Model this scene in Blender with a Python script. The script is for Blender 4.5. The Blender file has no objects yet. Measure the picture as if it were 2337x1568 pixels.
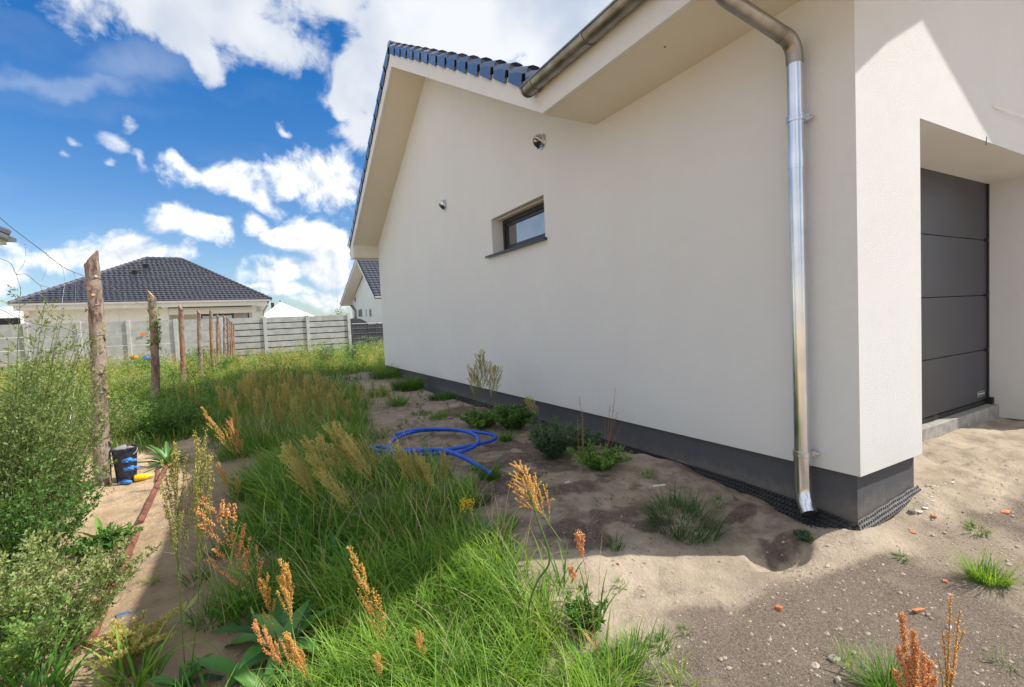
import bpy, math, random
import numpy as np
from mathutils import Vector, Matrix

rng = np.random.default_rng(7)
random.seed(7)
SC = bpy.context.scene
COL = SC.collection

# ------------------------------------------------------------------ camera
W, H_ = 2337.0, 1568.0
CAM = np.array([-3.218, -1.509, 1.3])
YAW, PITCH, ROLL, F = 0.500156, -0.0470656, -0.0476842, 1082.36
_f = np.array([math.sin(YAW)*math.cos(PITCH), math.cos(YAW)*math.cos(PITCH), math.sin(PITCH)])
_r0 = np.array([math.cos(YAW), -math.sin(YAW), 0.0]); _u0 = np.cross(_r0, _f)
_r = math.cos(ROLL)*_r0 + math.sin(ROLL)*_u0
_u = -math.sin(ROLL)*_r0 + math.cos(ROLL)*_u0
cam_d = bpy.data.cameras.new('camera'); cam = bpy.data.objects.new('camera', cam_d); COL.objects.link(cam)
cam_d.sensor_width = 36.0; cam_d.lens = F*36.0/W; cam_d.clip_start = 0.02; cam_d.clip_end = 3000
M = Matrix(((_r[0], _u[0], -_f[0], CAM[0]), (_r[1], _u[1], -_f[1], CAM[1]), (_r[2], _u[2], -_f[2], CAM[2]), (0, 0, 0, 1)))
cam.matrix_world = M
SC.camera = cam

def ray(px, py):
    return _f + _r*(px-W/2)/F - _u*(py-H_/2)/F
def PL(px, py, ax, val):                       # point where a sight line meets an axis plane
    d = ray(px, py); return CAM + d*(val-CAM[ax])/d[ax]
def G(px, py, z=0.0): return PL(px, py, 2, z)
def D(px, py, dep): return CAM + ray(px, py)*dep
def depth_of(p): return float((np.array(p)-CAM) @ _f)

# ------------------------------------------------------------------ light
SUN = np.array([2.36, -1.0, 2.80]); SUN = SUN/np.linalg.norm(SUN)
sd = bpy.data.lights.new('sun', 'SUN'); so = bpy.data.objects.new('sun', sd); COL.objects.link(so)
sd.energy = 3.5; sd.angle = math.radians(0.5); sd.color = (1.0, 0.955, 0.88)
so.rotation_euler = Vector(-SUN).to_track_quat('-Z', 'Y').to_euler()
SC.view_settings.view_transform = 'Standard'; SC.view_settings.look = 'None'
SC.view_settings.exposure = 0.80; SC.view_settings.gamma = 1.0
SC.view_settings.use_curve_mapping = False
SC.cycles.max_bounces = 8; SC.cycles.diffuse_bounces = 4; SC.cycles.transparent_max_bounces = 12
SC.cycles.sample_clamp_indirect = 6.0
try: SC.cycles.use_denoising = True
except Exception: pass

# ------------------------------------------------------------------ world: Nishita sky + procedural clouds
SKY_K = 0.105
w = bpy.data.worlds.new('World'); SC.world = w; w.use_nodes = True
nt = w.node_tree; nt.nodes.clear(); N = nt.nodes; L = nt.links
def nd(tree, typ, **kw):
    n = tree.nodes.new(typ)
    for k, v in kw.items(): setattr(n, k, v)
    return n
def mth(tree, op, a, b=None, clamp=False):
    n = tree.nodes.new('ShaderNodeMath'); n.operation = op; n.use_clamp = clamp
    for i, x in enumerate((a, b)):
        if x is None: continue
        if isinstance(x, (int, float)): n.inputs[i].default_value = x
        else: tree.links.new(x, n.inputs[i])
    return n.outputs[0]
def mixc(tree, fac, a, b, blend='MIX'):
    n = tree.nodes.new('ShaderNodeMix'); n.data_type = 'RGBA'; n.blend_type = blend
    for i, x in ((0, fac), (6, a), (7, b)):
        if isinstance(x, (int, float)): n.inputs[i].default_value = x
        elif isinstance(x, tuple): n.inputs[i].default_value = (*x, 1)
        else: tree.links.new(x, n.inputs[i])
    return n.outputs[2]
def ss(tree, x, lo, hi, a=0.0, b=1.0):
    n = tree.nodes.new('ShaderNodeMapRange'); n.interpolation_type = 'SMOOTHSTEP'
    tree.links.new(x, n.inputs[0])
    for i, v in enumerate((lo, hi, a, b)): n.inputs[i+1].default_value = v
    return n.outputs[0]
out = nd(nt, 'ShaderNodeOutputWorld'); bg = nd(nt, 'ShaderNodeBackground'); L.new(bg.outputs[0], out.inputs[0])
sky = nd(nt, 'ShaderNodeTexSky'); sky.sky_type = 'NISHITA'; sky.sun_disc = False
sky.sun_elevation = math.asin(SUN[2]); sky.sun_rotation = math.atan2(SUN[0], SUN[1])
sky.altitude = 100; sky.air_density = 1.0; sky.dust_density = 0.6; sky.ozone_density = 2.0
tc = nd(nt, 'ShaderNodeTexCoord'); gen = tc.outputs['Generated']
n1 = nd(nt, 'ShaderNodeTexNoise'); n1.inputs['Scale'].default_value = 9.0; n1.inputs['Detail'].default_value = 10; n1.inputs['Roughness'].default_value = 0.60
n1.inputs['Distortion'].default_value = 0.35
L.new(gen, n1.inputs['Vector'])
# edges of the clouds are broken up by shifting the lookup direction with noise
nw = nd(nt, 'ShaderNodeTexNoise'); nw.inputs['Scale'].default_value = 13.0; nw.inputs['Detail'].default_value = 6
L.new(gen, nw.inputs['Vector'])
vs = nd(nt, 'ShaderNodeVectorMath', operation='SUBTRACT'); L.new(nw.outputs['Color'], vs.inputs[0]); vs.inputs[1].default_value = (0.5, 0.5, 0.5)
vk = nd(nt, 'ShaderNodeVectorMath', operation='SCALE'); L.new(vs.outputs[0], vk.inputs[0]); vk.inputs['Scale'].default_value = 0.085
va = nd(nt, 'ShaderNodeVectorMath', operation='ADD'); L.new(gen, va.inputs[0]); L.new(vk.outputs[0], va.inputs[1])
warp = va.outputs[0]
# (px, py, half width, half height, tilt deg, group)  0 = cumulus, 1 = thin sheet
CL = [(640, -60, 430, 130, 0, 1), (400, 45, 120, 70, 35, 1), (455, 120, 70, 45, 50, 1), (620, 85, 120, 75, 15, 1), (1150, 20, 460, 190, 5, 1), (1500, 80, 400, 240, 0, 1),
      (870, 245, 95, 120, -25, 1), (780, 240, 30, 70, 10, 1), (830, 160, 70, 60, 0, 1), (1150, -180, 700, 200, 0, 1),
      (152, 356, 38, 17, 15, 4), (172, 320, 22, 18, 0, 4), (222, 357, 28, 16, 10, 4), (262, 318, 56, 28, 35, 4), (300, 292, 30, 18, 15, 4), (292, 352, 22, 28, 10, 4), (645, 292, 18, 14, 0, 4),
      (415, 382, 85, 38, 14, 0), (525, 410, 105, 52, 12, 0), (585, 455, 80, 40, 25, 0), (690, 405, 120, 50, -8, 0), (755, 425, 85, 80, 0, 0),
      (455, 512, 85, 38, 16, 0), (395, 486, 30, 26, 0, 0), (595, 518, 50, 30, 32, 0), (645, 552, 45, 26, 10, 0), (755, 562, 85, 58, 15, 0),
      (110, 590, 130, 60, 0, 0), (20, 640, 120, 70, 0, 0), (330, 578, 120, 38, 3, 0), (215, 600, 110, 46, 0, 0),
      (640, 622, 110, 36, 4, 0), (600, 645, 90, 24, 0, 0), (735, 622, 70, 36, 0, 0), (730, 690, 110, 28, 0, 0), (520, 650, 110, 26, 0, 0), (660, 665, 120, 22, 0, 0)]
def blob_union(items):
    acc = None
    for (px, py, rx, ry, tilt, g) in items:
        t = math.radians(tilt)
        c0 = ray(px, py); c0 = c0/np.linalg.norm(c0)
        e1 = ray(px+rx*math.cos(t), py+rx*math.sin(t)); e1 = e1/np.linalg.norm(e1)-c0
        e2 = ray(px-ry*math.sin(t), py+ry*math.cos(t)); e2 = e2/np.linalg.norm(e2)-c0
        a = Vector(e1); x = a.normalized(); b = Vector(e2); y = (b-x*b.dot(x)).normalized(); z = x.cross(y)
        R = Matrix((x, y, z)).transposed()
        m = nd(nt, 'ShaderNodeMapping', vector_type='TEXTURE')
        m.inputs['Location'].default_value = tuple(c0)
        m.inputs['Rotation'].default_value = R.to_euler()
        m.inputs['Scale'].default_value = (a.length, b.length, 1.0)
        L.new(warp, m.inputs['Vector'])
        ln = nd(nt, 'ShaderNodeVectorMath', operation='LENGTH'); L.new(m.outputs[0], ln.inputs[0])
        acc = ln.outputs['Value'] if acc is None else mth(nt, 'MINIMUM', acc, ln.outputs['Value'])
    return acc
dP = blob_union([c for c in CL if c[5] == 4]); dA = blob_union([c for c in CL if c[5] == 0]); dB = blob_union([c for c in CL if c[5] == 1])
nz = mth(nt, 'SUBTRACT', n1.outputs['Fac'], 0.5)
# unseen sky out of view: cloud cover made denser to add fill light
inview = blob_union([(1168, 500, 2300, 900, 0, 2)])
n2 = nd(nt, 'ShaderNodeTexNoise'); n2.inputs['Scale'].default_value = 2.2; n2.inputs['Detail'].default_value = 8; n2.inputs['Roughness'].default_value = 0.55
L.new(gen, n2.inputs['Vector'])
rest = mth(nt, 'MULTIPLY', ss(nt, n2.outputs['Fac'], 0.36, 0.54), ss(nt, inview, 0.75, 1.25))
fA = mth(nt, 'ADD', mth(nt, 'SUBTRACT', 0.98, dA), mth(nt, 'MULTIPLY', nz, 3.6))
fB = mth(nt, 'ADD', mth(nt, 'SUBTRACT', 1.32, dB), mth(nt, 'MULTIPLY', nz, 3.2))
covA = ss(nt, fA, -0.06, 0.75); covB = mth(nt, 'MULTIPLY', ss(nt, fB, 0.0, 0.62), 0.95)
fP = mth(nt, 'ADD', mth(nt, 'SUBTRACT', 0.95, dP), mth(nt, 'MULTIPLY', nz, 4.2)); covP = mth(nt, 'MULTIPLY', ss(nt, fP, -0.15, 0.95), 0.72)
cov = mth(nt, 'MAXIMUM', mth(nt, 'MAXIMUM', mth(nt, 'MAXIMUM', covA, covB), rest), covP)
# thin streaks of cirrus
mp = nd(nt, 'ShaderNodeMapping'); mp.inputs['Scale'].default_value = (1.2, 1.2, 7.0); L.new(warp, mp.inputs['Vector'])
n3 = nd(nt, 'ShaderNodeTexNoise'); n3.inputs['Scale'].default_value = 2.4; n3.inputs['Detail'].default_value = 6; L.new(mp.outputs[0], n3.inputs['Vector'])
dC = blob_union([(120, 190, 260, 26, 4, 3), (330, 150, 160, 60, -10, 3)])
cir = mth(nt, 'MULTIPLY', ss(nt, mth(nt, 'SUBTRACT', 1.0, dC), -0.2, 0.9), 0.20)
cir = mth(nt, 'ADD', cir, mth(nt, 'MULTIPLY', ss(nt, n3.outputs['Fac'], 0.45, 0.75), 0.06))
cov = mth(nt, 'MAXIMUM', cov, cir)
# shade inside the cloud: the deep, low part is greyer; billows by noise sampled below
mo = nd(nt, 'ShaderNodeVectorMath', operation='ADD'); L.new(gen, mo.inputs[0]); mo.inputs[1].default_value = tuple(SUN*0.018)
n4 = nd(nt, 'ShaderNodeTexNoise'); n4.inputs['Scale'].default_value = 9.0; n4.inputs['Detail'].default_value = 6; n4.inputs['Roughness'].default_value = 0.5
n4.inputs['Distortion'].default_value = 0.35
L.new(mo.outputs[0], n4.inputs['Vector'])
rel = mth(nt, 'SUBTRACT', n1.outputs['Fac'], n4.outputs['Fac'])
shade = ss(nt, rel, -0.16, 0.09)
n5 = nd(nt, 'ShaderNodeTexNoise'); n5.inputs['Scale'].default_value = 4.0; n5.inputs['Detail'].default_value = 4; L.new(gen, n5.inputs['Vector'])
big = ss(nt, n5.outputs['Fac'], 0.38, 0.62)
K = 1.0/SKY_K
cA = mixc(nt, shade, (0.44*K, 0.475*K, 0.53*K), (0.73*K, 0.74*K, 0.75*K))
cB = mixc(nt, big, (0.34*K, 0.39*K, 0.46*K), (0.56*K, 0.57*K, 0.59*K))
ccol = mixc(nt, ss(nt, mth(nt, 'SUBTRACT', covA, covB), -0.3, 0.3), cB, cA)
# sky colour: the photograph's saturated summer blue
hs = nd(nt, 'ShaderNodeHueSaturation'); hs.inputs['Hue'].default_value = 0.497; hs.inputs['Saturation'].default_value = 1.10; hs.inputs['Value'].default_value = 1.12
L.new(sky.outputs[0], hs.inputs['Color'])
sepn = nd(nt, 'ShaderNodeSeparateXYZ'); L.new(gen, sepn.inputs[0])
skyc = mixc(nt, 1.0, hs.outputs[0], mixc(nt, ss(nt, sepn.outputs['Z'], 0.02, 0.55), (0.60, 0.64, 0.71), (0.11, 0.50, 0.82)), 'MULTIPLY')
fin = mixc(nt, cov, skyc, ccol)
L.new(fin, bg.inputs[0]); bg.inputs[1].default_value = SKY_K
w.cycles.sampling_method = 'MANUAL'; w.cycles.sample_map_resolution = 512

# ------------------------------------------------------------------ helpers
def tag(o, label=None, cat=None, group=None, kind=None):
    if label: o['label'] = label
    if cat: o['category'] = cat
    if group: o['group'] = group
    if kind: o['kind'] = kind
    return o
def thing(name, label, cat, loc=(0, 0, 0), group=None, rot=None):
    o = bpy.data.objects.new(name, None); COL.objects.link(o); o.empty_display_size = 0.1
    o.location = tuple(loc)
    if rot is not None: o.rotation_euler = rot
    return tag(o, label, cat, group)
def mk(name, V, quads=None, tris=None, attrs=None, smooth=False, mat=None):
    me = bpy.data.meshes.new(name)
    V = np.asarray(V, np.float32)
    me.vertices.add(len(V)); me.vertices.foreach_set('co', V.ravel())
    li, st = [], []; p = 0
    for A, k in ((quads, 4), (tris, 3)):
        if A is None or len(A) == 0: continue
        A = np.asarray(A, np.int32); li.append(A.ravel()); st.append(p+np.arange(len(A), dtype=np.int32)*k); p += len(A)*k
    li = np.concatenate(li); st = np.concatenate(st)
    me.loops.add(len(li)); me.loops.foreach_set('vertex_index', li)
    me.polygons.add(len(st)); me.polygons.foreach_set('loop_start', st)
    if smooth: me.polygons.foreach_set('use_smooth', np.ones(len(st), bool))
    me.update(calc_edges=True)
    for k, v in (attrs or {}).items():
        a = me.attributes.new(k, 'FLOAT', 'POINT'); a.data.foreach_set('value', np.asarray(v, np.float32))
    if mat: me.materials.append(mat)
    return me
class MB:
    def __init__(s): s.v = []; s.f = []
    def add(s, vs, fs):
        b = len(s.v); s.v += [tuple(map(float, v)) for v in vs]; s.f += [tuple(i+b for i in f) for f in fs]; return s
    def box(s, x0, x1, y0, y1, z0, z1):
        return s.add([(x0, y0, z0), (x1, y0, z0), (x1, y1, z0), (x0, y1, z0), (x0, y0, z1), (x1, y0, z1), (x1, y1, z1), (x0, y1, z1)],
                     [(0, 3, 2, 1), (4, 5, 6, 7), (0, 1, 5, 4), (1, 2, 6, 5), (2, 3, 7, 6), (3, 0, 4, 7)])
    def quad(s, a, b, c, d): return s.add([a, b, c, d], [(0, 1, 2, 3)])
    def poly(s, pts): return s.add(pts, [tuple(range(len(pts)))])
    def prism(s, pts, vec):                     # polygon extruded along vec
        n = len(pts); q = [tuple(np.array(p)+np.array(vec)) for p in pts]
        return s.add(list(pts)+q, [tuple(range(n))[::-1], tuple(range(n, 2*n))]+[(i, (i+1) % n, n+(i+1) % n, n+i) for i in range(n)])
    def tube(s, path, r, n=8, cap=True):
        path = [Vector(p) for p in path]; k = len(path); rr = r if hasattr(r, '__len__') else [r]*k
        b = len(s.v); up = Vector((0, 0, 1)); prev = None
        for i, p in enumerate(path):
            t = (path[min(i+1, k-1)]-path[max(i-1, 0)]).normalized()
            if prev is None:
                prev = t.cross(up) if abs(t.z) < 0.95 else t.cross(Vector((1, 0, 0)))
            x = (prev-t*prev.dot(t)).normalized(); y = t.cross(x); prev = x
            for j in range(n):
                a = 2*math.pi*j/n; q = p+(x*math.cos(a)+y*math.sin(a))*rr[i]; s.v.append(tuple(q))
        for i in range(k-1):
            for j in range(n):
                s.f.append((b+i*n+j, b+i*n+(j+1) % n, b+(i+1)*n+(j+1) % n, b+(i+1)*n+j))
        if cap:
            s.f.append(tuple(b+j for j in range(n))[::-1]); s.f.append(tuple(b+(k-1)*n+j for j in range(n)))
        return s
    def lathe(s, prof, n=16, c=(0, 0, 0)):      # (r, z) profile round the z axis
        b = len(s.v)
        for (r, z) in prof:
            for j in range(n):
                a = 2*math.pi*j/n; s.v.append((c[0]+r*math.cos(a), c[1]+r*math.sin(a), c[2]+z))
        for i in range(len(prof)-1):
            for j in range(n):
                s.f.append((b+i*n+j, b+i*n+(j+1) % n, b+(i+1)*n+(j+1) % n, b+(i+1)*n+j))
        return s
    def mesh(s, name, mat=None, off=(0, 0, 0), smooth=False, mtx=None):
        me = bpy.data.meshes.new(name); o = np.array(off, float)
        V = [tuple(np.array(v)-o) for v in s.v]
        if mtx is not None: V = [tuple(mtx @ Vector(v)) for v in V]
        me.from_pydata(V, [], s.f); me.update()
        if smooth is True: me.polygons.foreach_set('use_smooth', np.ones(len(me.polygons), bool))
        if mat: me.materials.append(mat)
        return me
def link(name, me, parent=None, loc=None, smooth_angle=None):
    o = bpy.data.objects.new(name, me); COL.objects.link(o)
    if parent: o.parent = parent
    if loc is not None: o.location = tuple(loc)
    return o
def wpos(p):
    v = np.zeros(3)
    while p is not None: v = v+np.array(p.location); p = p.parent
    return v
def part(name, mb, mat, parent, smooth=False, bevel=0, label=None):
    o = link(name, mb.mesh(name, mat, wpos(parent), smooth), parent)
    if smooth == 'auto': autosmooth(o)
    if bevel:
        m = o.modifiers.new('bevel', 'BEVEL'); m.width = bevel; m.segments = 2; m.limit_method = 'ANGLE'
    if label: o['label'] = label
    return o
def autosmooth(o, ang=0.6):
    me = o.data
    me.polygons.foreach_set('use_smooth', np.ones(len(me.polygons), bool))
    try: me.set_sharp_from_angle(angle=ang)
    except Exception: pass
def single(name, mb, mat, loc, label, cat, group=None, smooth=False, bevel=0, kind=None):
    o = link(name, mb.mesh(name, mat, loc, smooth is True), None, loc); tag(o, label, cat, group, kind)
    if smooth == 'auto': autosmooth(o)
    if bevel:
        m = o.modifiers.new('bevel', 'BEVEL'); m.width = bevel; m.segments = 2; m.limit_method = 'ANGLE'
    return o
def copy_tree(o, parent=None):
    c = o.copy(); COL.objects.link(c)
    if parent: c.parent = parent
    for ch in [x for x in KIDS.get(o.name, [])]: copy_tree(ch, c)
    return c
KIDS = {}

# ------------------------------------------------------------------ materials
def new_mat(name):
    m = bpy.data.materials.new(name); m.use_nodes = True; t = m.node_tree
    return m, t, t.nodes['Principled BSDF'], t.nodes['Material Output']
def tnoise(t, scale, detail=4, rough=0.55, coord='Object', vec=None, dist=0.0):
    n = t.nodes.new('ShaderNodeTexNoise'); n.inputs['Scale'].default_value = scale; n.inputs['Detail'].default_value = detail
    n.inputs['Roughness'].default_value = rough; n.inputs['Distortion'].default_value = dist
    if vec is None:
        c = t.nodes.new('ShaderNodeTexCoord'); vec = c.outputs[coord]
    t.links.new(vec, n.inputs['Vector']); return n.outputs['Fac']
def bump(t, p, height, strength, dist=0.01):
    b = t.nodes.new('ShaderNodeBump'); b.inputs['Strength'].default_value = strength; b.inputs['Distance'].default_value = dist
    t.links.new(height, b.inputs['Height']); t.links.new(b.outputs[0], p.inputs['Normal']); return b
def simple(name, c1, c2=None, rough=0.6, metal=0.0, scale=8, bs=0.0, bscale=60, bdist=0.004, spec=0.5, coat=0.0, rvar=0.0, lo=0.35, hi=0.65, detail=5):
    m, t, p, o = new_mat(name)
    p.inputs['Roughness'].default_value = rough; p.inputs['Metallic'].default_value = metal; p.inputs['Specular IOR Level'].default_value = spec
    if coat: p.inputs['Coat Weight'].default_value = coat; p.inputs['Coat Roughness'].default_value = 0.1
    if c2:
        f = ss(t, tnoise(t, scale, detail), lo, hi); t.links.new(mixc(t, f, c1, c2), p.inputs['Base Color'])
    else: p.inputs['Base Color'].default_value = (*c1, 1)
    if rvar: t.links.new(ss(t, tnoise(t, scale*2.3, 4), 0.3, 0.7, rough-rvar, rough+rvar), p.inputs['Roughness'])
    if bs: bump(t, p, tnoise(t, bscale, 6, 0.6), bs, bdist)
    return m
def plaster_mat(name, col, k=1.0):
    m, t, p, o = new_mat(name)
    f = ss(t, tnoise(t, 0.9, 5, 0.6), 0.3, 0.7)
    f2 = ss(t, tnoise(t, 7, 6, 0.6), 0.3, 0.75)
    a = tuple(c*0.955 for c in col); b = tuple(c*0.97 for c in col)
    c = mixc(t, f, a, col); c = mixc(t, mth(t, 'MULTIPLY', f2, 0.35), c, (col[0]*0.93, col[1]*0.92, col[2]*0.89))
    c = mixc(t, ss(t, tnoise(t, 1.6, 3), 0.35, 0.65, 0, 0.5), c, (col[0]*0.985, col[1]*0.945, col[2]*0.97))
    # faint rain dirt near the foot of the wall
    tcn = t.nodes.new('ShaderNodeTexCoord'); sp = t.nodes.new('ShaderNodeSeparateXYZ'); t.links.new(tcn.outputs['Object'], sp.inputs[0])
    low = ss(t, mth(t, 'ADD', sp.outputs['Z'], mth(t, 'MULTIPLY', tnoise(t, 5, 5), 0.5)), 0.38, 0.75, 0.35, 0.0)
    c = mixc(t, low, c, (col[0]*0.86, col[1]*0.82, col[2]*0.74))
    t.links.new(c, p.inputs['Base Color']); p.inputs['Roughness'].default_value = 0.92; p.inputs['Specular IOR Level'].default_value = 0.2
    v = t.nodes.new('ShaderNodeTexVoronoi'); v.inputs['Scale'].default_value = 330; t.links.new(tcn.outputs['Object'], v.inputs['Vector'])
    h = mth(t, 'ADD', mth(t, 'MULTIPLY', v.outputs['Distance'], 0.5), tnoise(t, 210, 4, 0.7))
    bump(t, p, h, 0.95*k, 0.006)
    return m
M_plaster = plaster_mat('white_plaster', (0.835, 0.836, 0.832))
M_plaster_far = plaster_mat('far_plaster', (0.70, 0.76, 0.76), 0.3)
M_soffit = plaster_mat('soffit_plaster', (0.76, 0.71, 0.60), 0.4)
M_plinth = simple('grey_plinth', (0.082, 0.083, 0.092), (0.125, 0.126, 0.136), 0.9, scale=260, bs=0.9, bscale=300, bdist=0.005, spec=0.2, detail=2)
t_ = M_plinth.node_tree; p_ = t_.nodes['Principled BSDF']; src = p_.inputs['Base Color'].links[0].from_socket
tc_ = t_.nodes.new('ShaderNodeTexCoord'); sp_ = t_.nodes.new('ShaderNodeSeparateXYZ'); t_.links.new(tc_.outputs['Object'], sp_.inputs[0])
du = ss(t_, mth(t_, 'ADD', sp_.outputs['Z'], mth(t_, 'MULTIPLY', tnoise(t_, 14, 7, 0.7), -0.28)), -0.24, -0.02, 0.6, 0.0)
t_.links.new(mixc(t_, du, src, (0.30, 0.25, 0.21)), p_.inputs['Base Color'])
M_zinc = simple('zinc', (0.62, 0.64, 0.68), (0.76, 0.78, 0.80), 0.22, 1.0, scale=3, rvar=0.05, bs=0.04, bscale=6, bdist=0.006)
M_zincdark = simple('weathered_reflect_zinc', (0.27, 0.24, 0.20), (0.40, 0.37, 0.33), 0.42, 1.0, scale=6, rvar=0.12, bs=0.08, bscale=20)
M_anth = simple('anthracite_frame', (0.022, 0.023, 0.027), None, 0.38, spec=0.5)
M_sill = simple('sill_metal', (0.06, 0.065, 0.075), None, 0.35, 0.6)
M_door = simple('garage_door_paint', (0.036, 0.038, 0.050), (0.042, 0.044, 0.056), 0.42, scale=2, bs=0.12, bscale=500, bdist=0.001)
M_black = simple('black_rubber', (0.012, 0.012, 0.013), None, 0.6)
M_dark = simple('dark_gap', (0.01, 0.01, 0.012), None, 0.9)
M_concrete = simple('step_concrete', (0.27, 0.25, 0.22), (0.38, 0.36, 0.32), 0.9, scale=14, bs=0.6, bscale=90, bdist=0.006)
M_tile = simple('glazed_tile', (0.024, 0.025, 0.036), (0.034, 0.034, 0.048), 0.16, spec=0.7, coat=0.6, scale=5)
M_tileflange = simple('glazed_tile_edge', (0.030, 0.034, 0.052), (0.040, 0.044, 0.064), 0.10, spec=1.0, coat=1.0, scale=5)
M_tileflange.node_tree.nodes['Principled BSDF'].inputs['Coat IOR'].default_value = 1.9
M_tilefar = simple('far_tile', (0.050, 0.050, 0.062), (0.075, 0.073, 0.088), 0.34, spec=0.6, coat=0.25, scale=1.5, lo=0.3, hi=0.7)
M_glass, t_, p_, o_ = new_mat('window_glass')
p_.inputs['Base Color'].default_value = (0.02, 0.025, 0.03, 1); p_.inputs['Roughness'].default_value = 0.02; p_.inputs['Specular IOR Level'].default_value = 1.0
p_.inputs['Coat Weight'].default_value = 1.0; p_.inputs['Coat Roughness'].default_value = 0.01; p_.inputs['Coat IOR'].default_value = 3.2
M_white = simple('white_paint', (0.8, 0.8, 0.79), None, 0.5)
M_lightgrey = simple('light_grey', (0.42, 0.42, 0.41), None, 0.5)
M_fence = simple('fence_concrete', (0.40, 0.40, 0.385), (0.50, 0.50, 0.48), 0.85, scale=4, bs=0.35, bscale=40, bdist=0.01)
M_orange = simple('orange_plastic', (0.80, 0.22, 0.02), None, 0.5)
M_yellow = simple('yellow_plastic', (0.85, 0.55, 0.01), None, 0.4)
M_hose = simple('blue_pipe', (0.005, 0.075, 0.52), (0.006, 0.09, 0.58), 0.33, spec=0.5, scale=6, bs=0.05, bscale=50)
M_blueglove = simple('blue_glove', (0.04, 0.17, 0.48), (0.06, 0.24, 0.60), 0.7, scale=30)
M_bucket = simple('black_bucket', (0.012, 0.015, 0.024), (0.03, 0.034, 0.05), 0.38, scale=20)
M_rust = simple('rusty_steel', (0.13, 0.045, 0.03), (0.26, 0.10, 0.06), 0.85, 0.1, scale=22, bs=0.5, bscale=80)
M_brick = simple('brick_red', (0.50, 0.16, 0.07), (0.60, 0.25, 0.12), 0.9, scale=60, bs=0.6, bscale=150)
M_stone = simple('pale_stone', (0.36, 0.31, 0.26), (0.50, 0.44, 0.37), 0.9, scale=30, bs=0.7, bscale=60)
M_flake = simple('plaster_crumbs', (0.62, 0.61, 0.58), (0.75, 0.74, 0.72), 0.9, scale=20)
M_wire = simple('fence_wire', (0.30, 0.31, 0.33), None, 0.4, 0.9)
M_slate = simple('blue_grey_chip', (0.10, 0.14, 0.20), (0.14, 0.18, 0.26), 0.6, scale=30)
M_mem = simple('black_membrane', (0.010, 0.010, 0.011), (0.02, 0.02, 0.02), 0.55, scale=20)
M_memlit = simple('sunlit_membrane_web', (0.10, 0.10, 0.10), (0.26, 0.25, 0.24), 0.8, scale=60)  # paler copy of the membrane, its sunlit look put into the colour
M_redbrown = simple('awning_box', (0.05, 0.03, 0.028), (0.035, 0.03, 0.03), 0.4)
M_tent = simple('tent_canvas', (0.82, 0.82, 0.82), None, 0.8)

def bark_mat():
    m, t, p, o = new_mat('pine_bark')
    c = t.nodes.new('ShaderNodeTexCoord'); mp = t.nodes.new('ShaderNodeMapping'); mp.inputs['Scale'].default_value = (1, 1, 0.35); t.links.new(c.outputs['Object'], mp.inputs[0])
    a = ss(t, tnoise(t, 28, 6, 0.65, vec=mp.outputs[0], dist=1.0), 0.38, 0.62)
    b = ss(t, tnoise(t, 7, 4, vec=c.outputs['Object']), 0.4, 0.62)
    col = mixc(t, a, (0.08, 0.055, 0.047), (0.33, 0.26, 0.215))
    col = mixc(t, mth(t, 'MULTIPLY', b, 0.6), col, (0.44, 0.35, 0.29))
    at = t.nodes.new('ShaderNodeAttribute'); at.attribute_name = 'warm'
    col = mixc(t, mth(t, 'MULTIPLY', at.outputs['Fac'], ss(t, tnoise(t, 3.0, 4, vec=c.outputs['Object']), 0.35, 0.6)), col, (0.30, 0.15, 0.075))
    t.links.new(col, p.inputs['Base Color']); p.inputs['Roughness'].default_value = 0.9; p.inputs['Specular IOR Level'].default_value = 0.2
    bump(t, p, tnoise(t, 45, 7, 0.7, vec=mp.outputs[0]), 0.9, 0.012)
    return m
M_bark = bark_mat()
M_cutwood = simple('cut_wood', (0.42, 0.28, 0.17), (0.5, 0.36, 0.22), 0.8, scale=20)
M_barkchip = simple('loose_bark', (0.16, 0.09, 0.07), (0.26, 0.16, 0.12), 0.9, scale=25, bs=0.6, bscale=60)

def leaf_mat(name, dark, mid, light, transl=0.35, rough=0.5, tip=None):
    m, t, p, o = new_mat(name)
    at = t.nodes.new('ShaderNodeAttribute'); at.attribute_name = 'tint'
    oi = t.nodes.new('ShaderNodeObjectInfo')
    f = mth(t, 'ADD', at.outputs['Fac'], mth(t, 'MULTIPLY', mth(t, 'SUBTRACT', oi.outputs['Random'], 0.5), 0.4))
    c = mixc(t, ss(t, f, 0.0, 0.55), dark, mid); c = mixc(t, ss(t, f, 0.5, 1.0), c, light)
    if tip:
        a2 = t.nodes.new('ShaderNodeAttribute'); a2.attribute_name = 'tip'
        c = mixc(t, a2.outputs['Fac'], c, tip)
    t.links.new(c, p.inputs['Base Color']); p.inputs['Roughness'].default_value = rough; p.inputs['Specular IOR Level'].default_value = 0.35
    tr = t.nodes.new('ShaderNodeBsdfTranslucent'); t.links.new(mixc(t, 1.0, c, (1.5, 1.35, 0.7), 'MULTIPLY'), tr.inputs['Color'])
    mx = t.nodes.new('ShaderNodeMixShader'); mx.inputs[0].default_value = transl
    t.links.new(p.outputs[0], mx.inputs[1]); t.links.new(tr.outputs[0], mx.inputs[2]); t.links.new(mx.outputs[0], o.inputs['Surface'])
    return m
M_grass = leaf_mat('grass_blades', (0.018, 0.075, 0.016), (0.075, 0.215, 0.022), (0.26, 0.42, 0.055), 0.40, tip=(0.46, 0.46, 0.15))
M_meadow = leaf_mat('meadow_grass', (0.06, 0.15, 0.025), (0.19, 0.31, 0.05), (0.42, 0.42, 0.12), 0.35, tip=(0.60, 0.42, 0.15))
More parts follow.
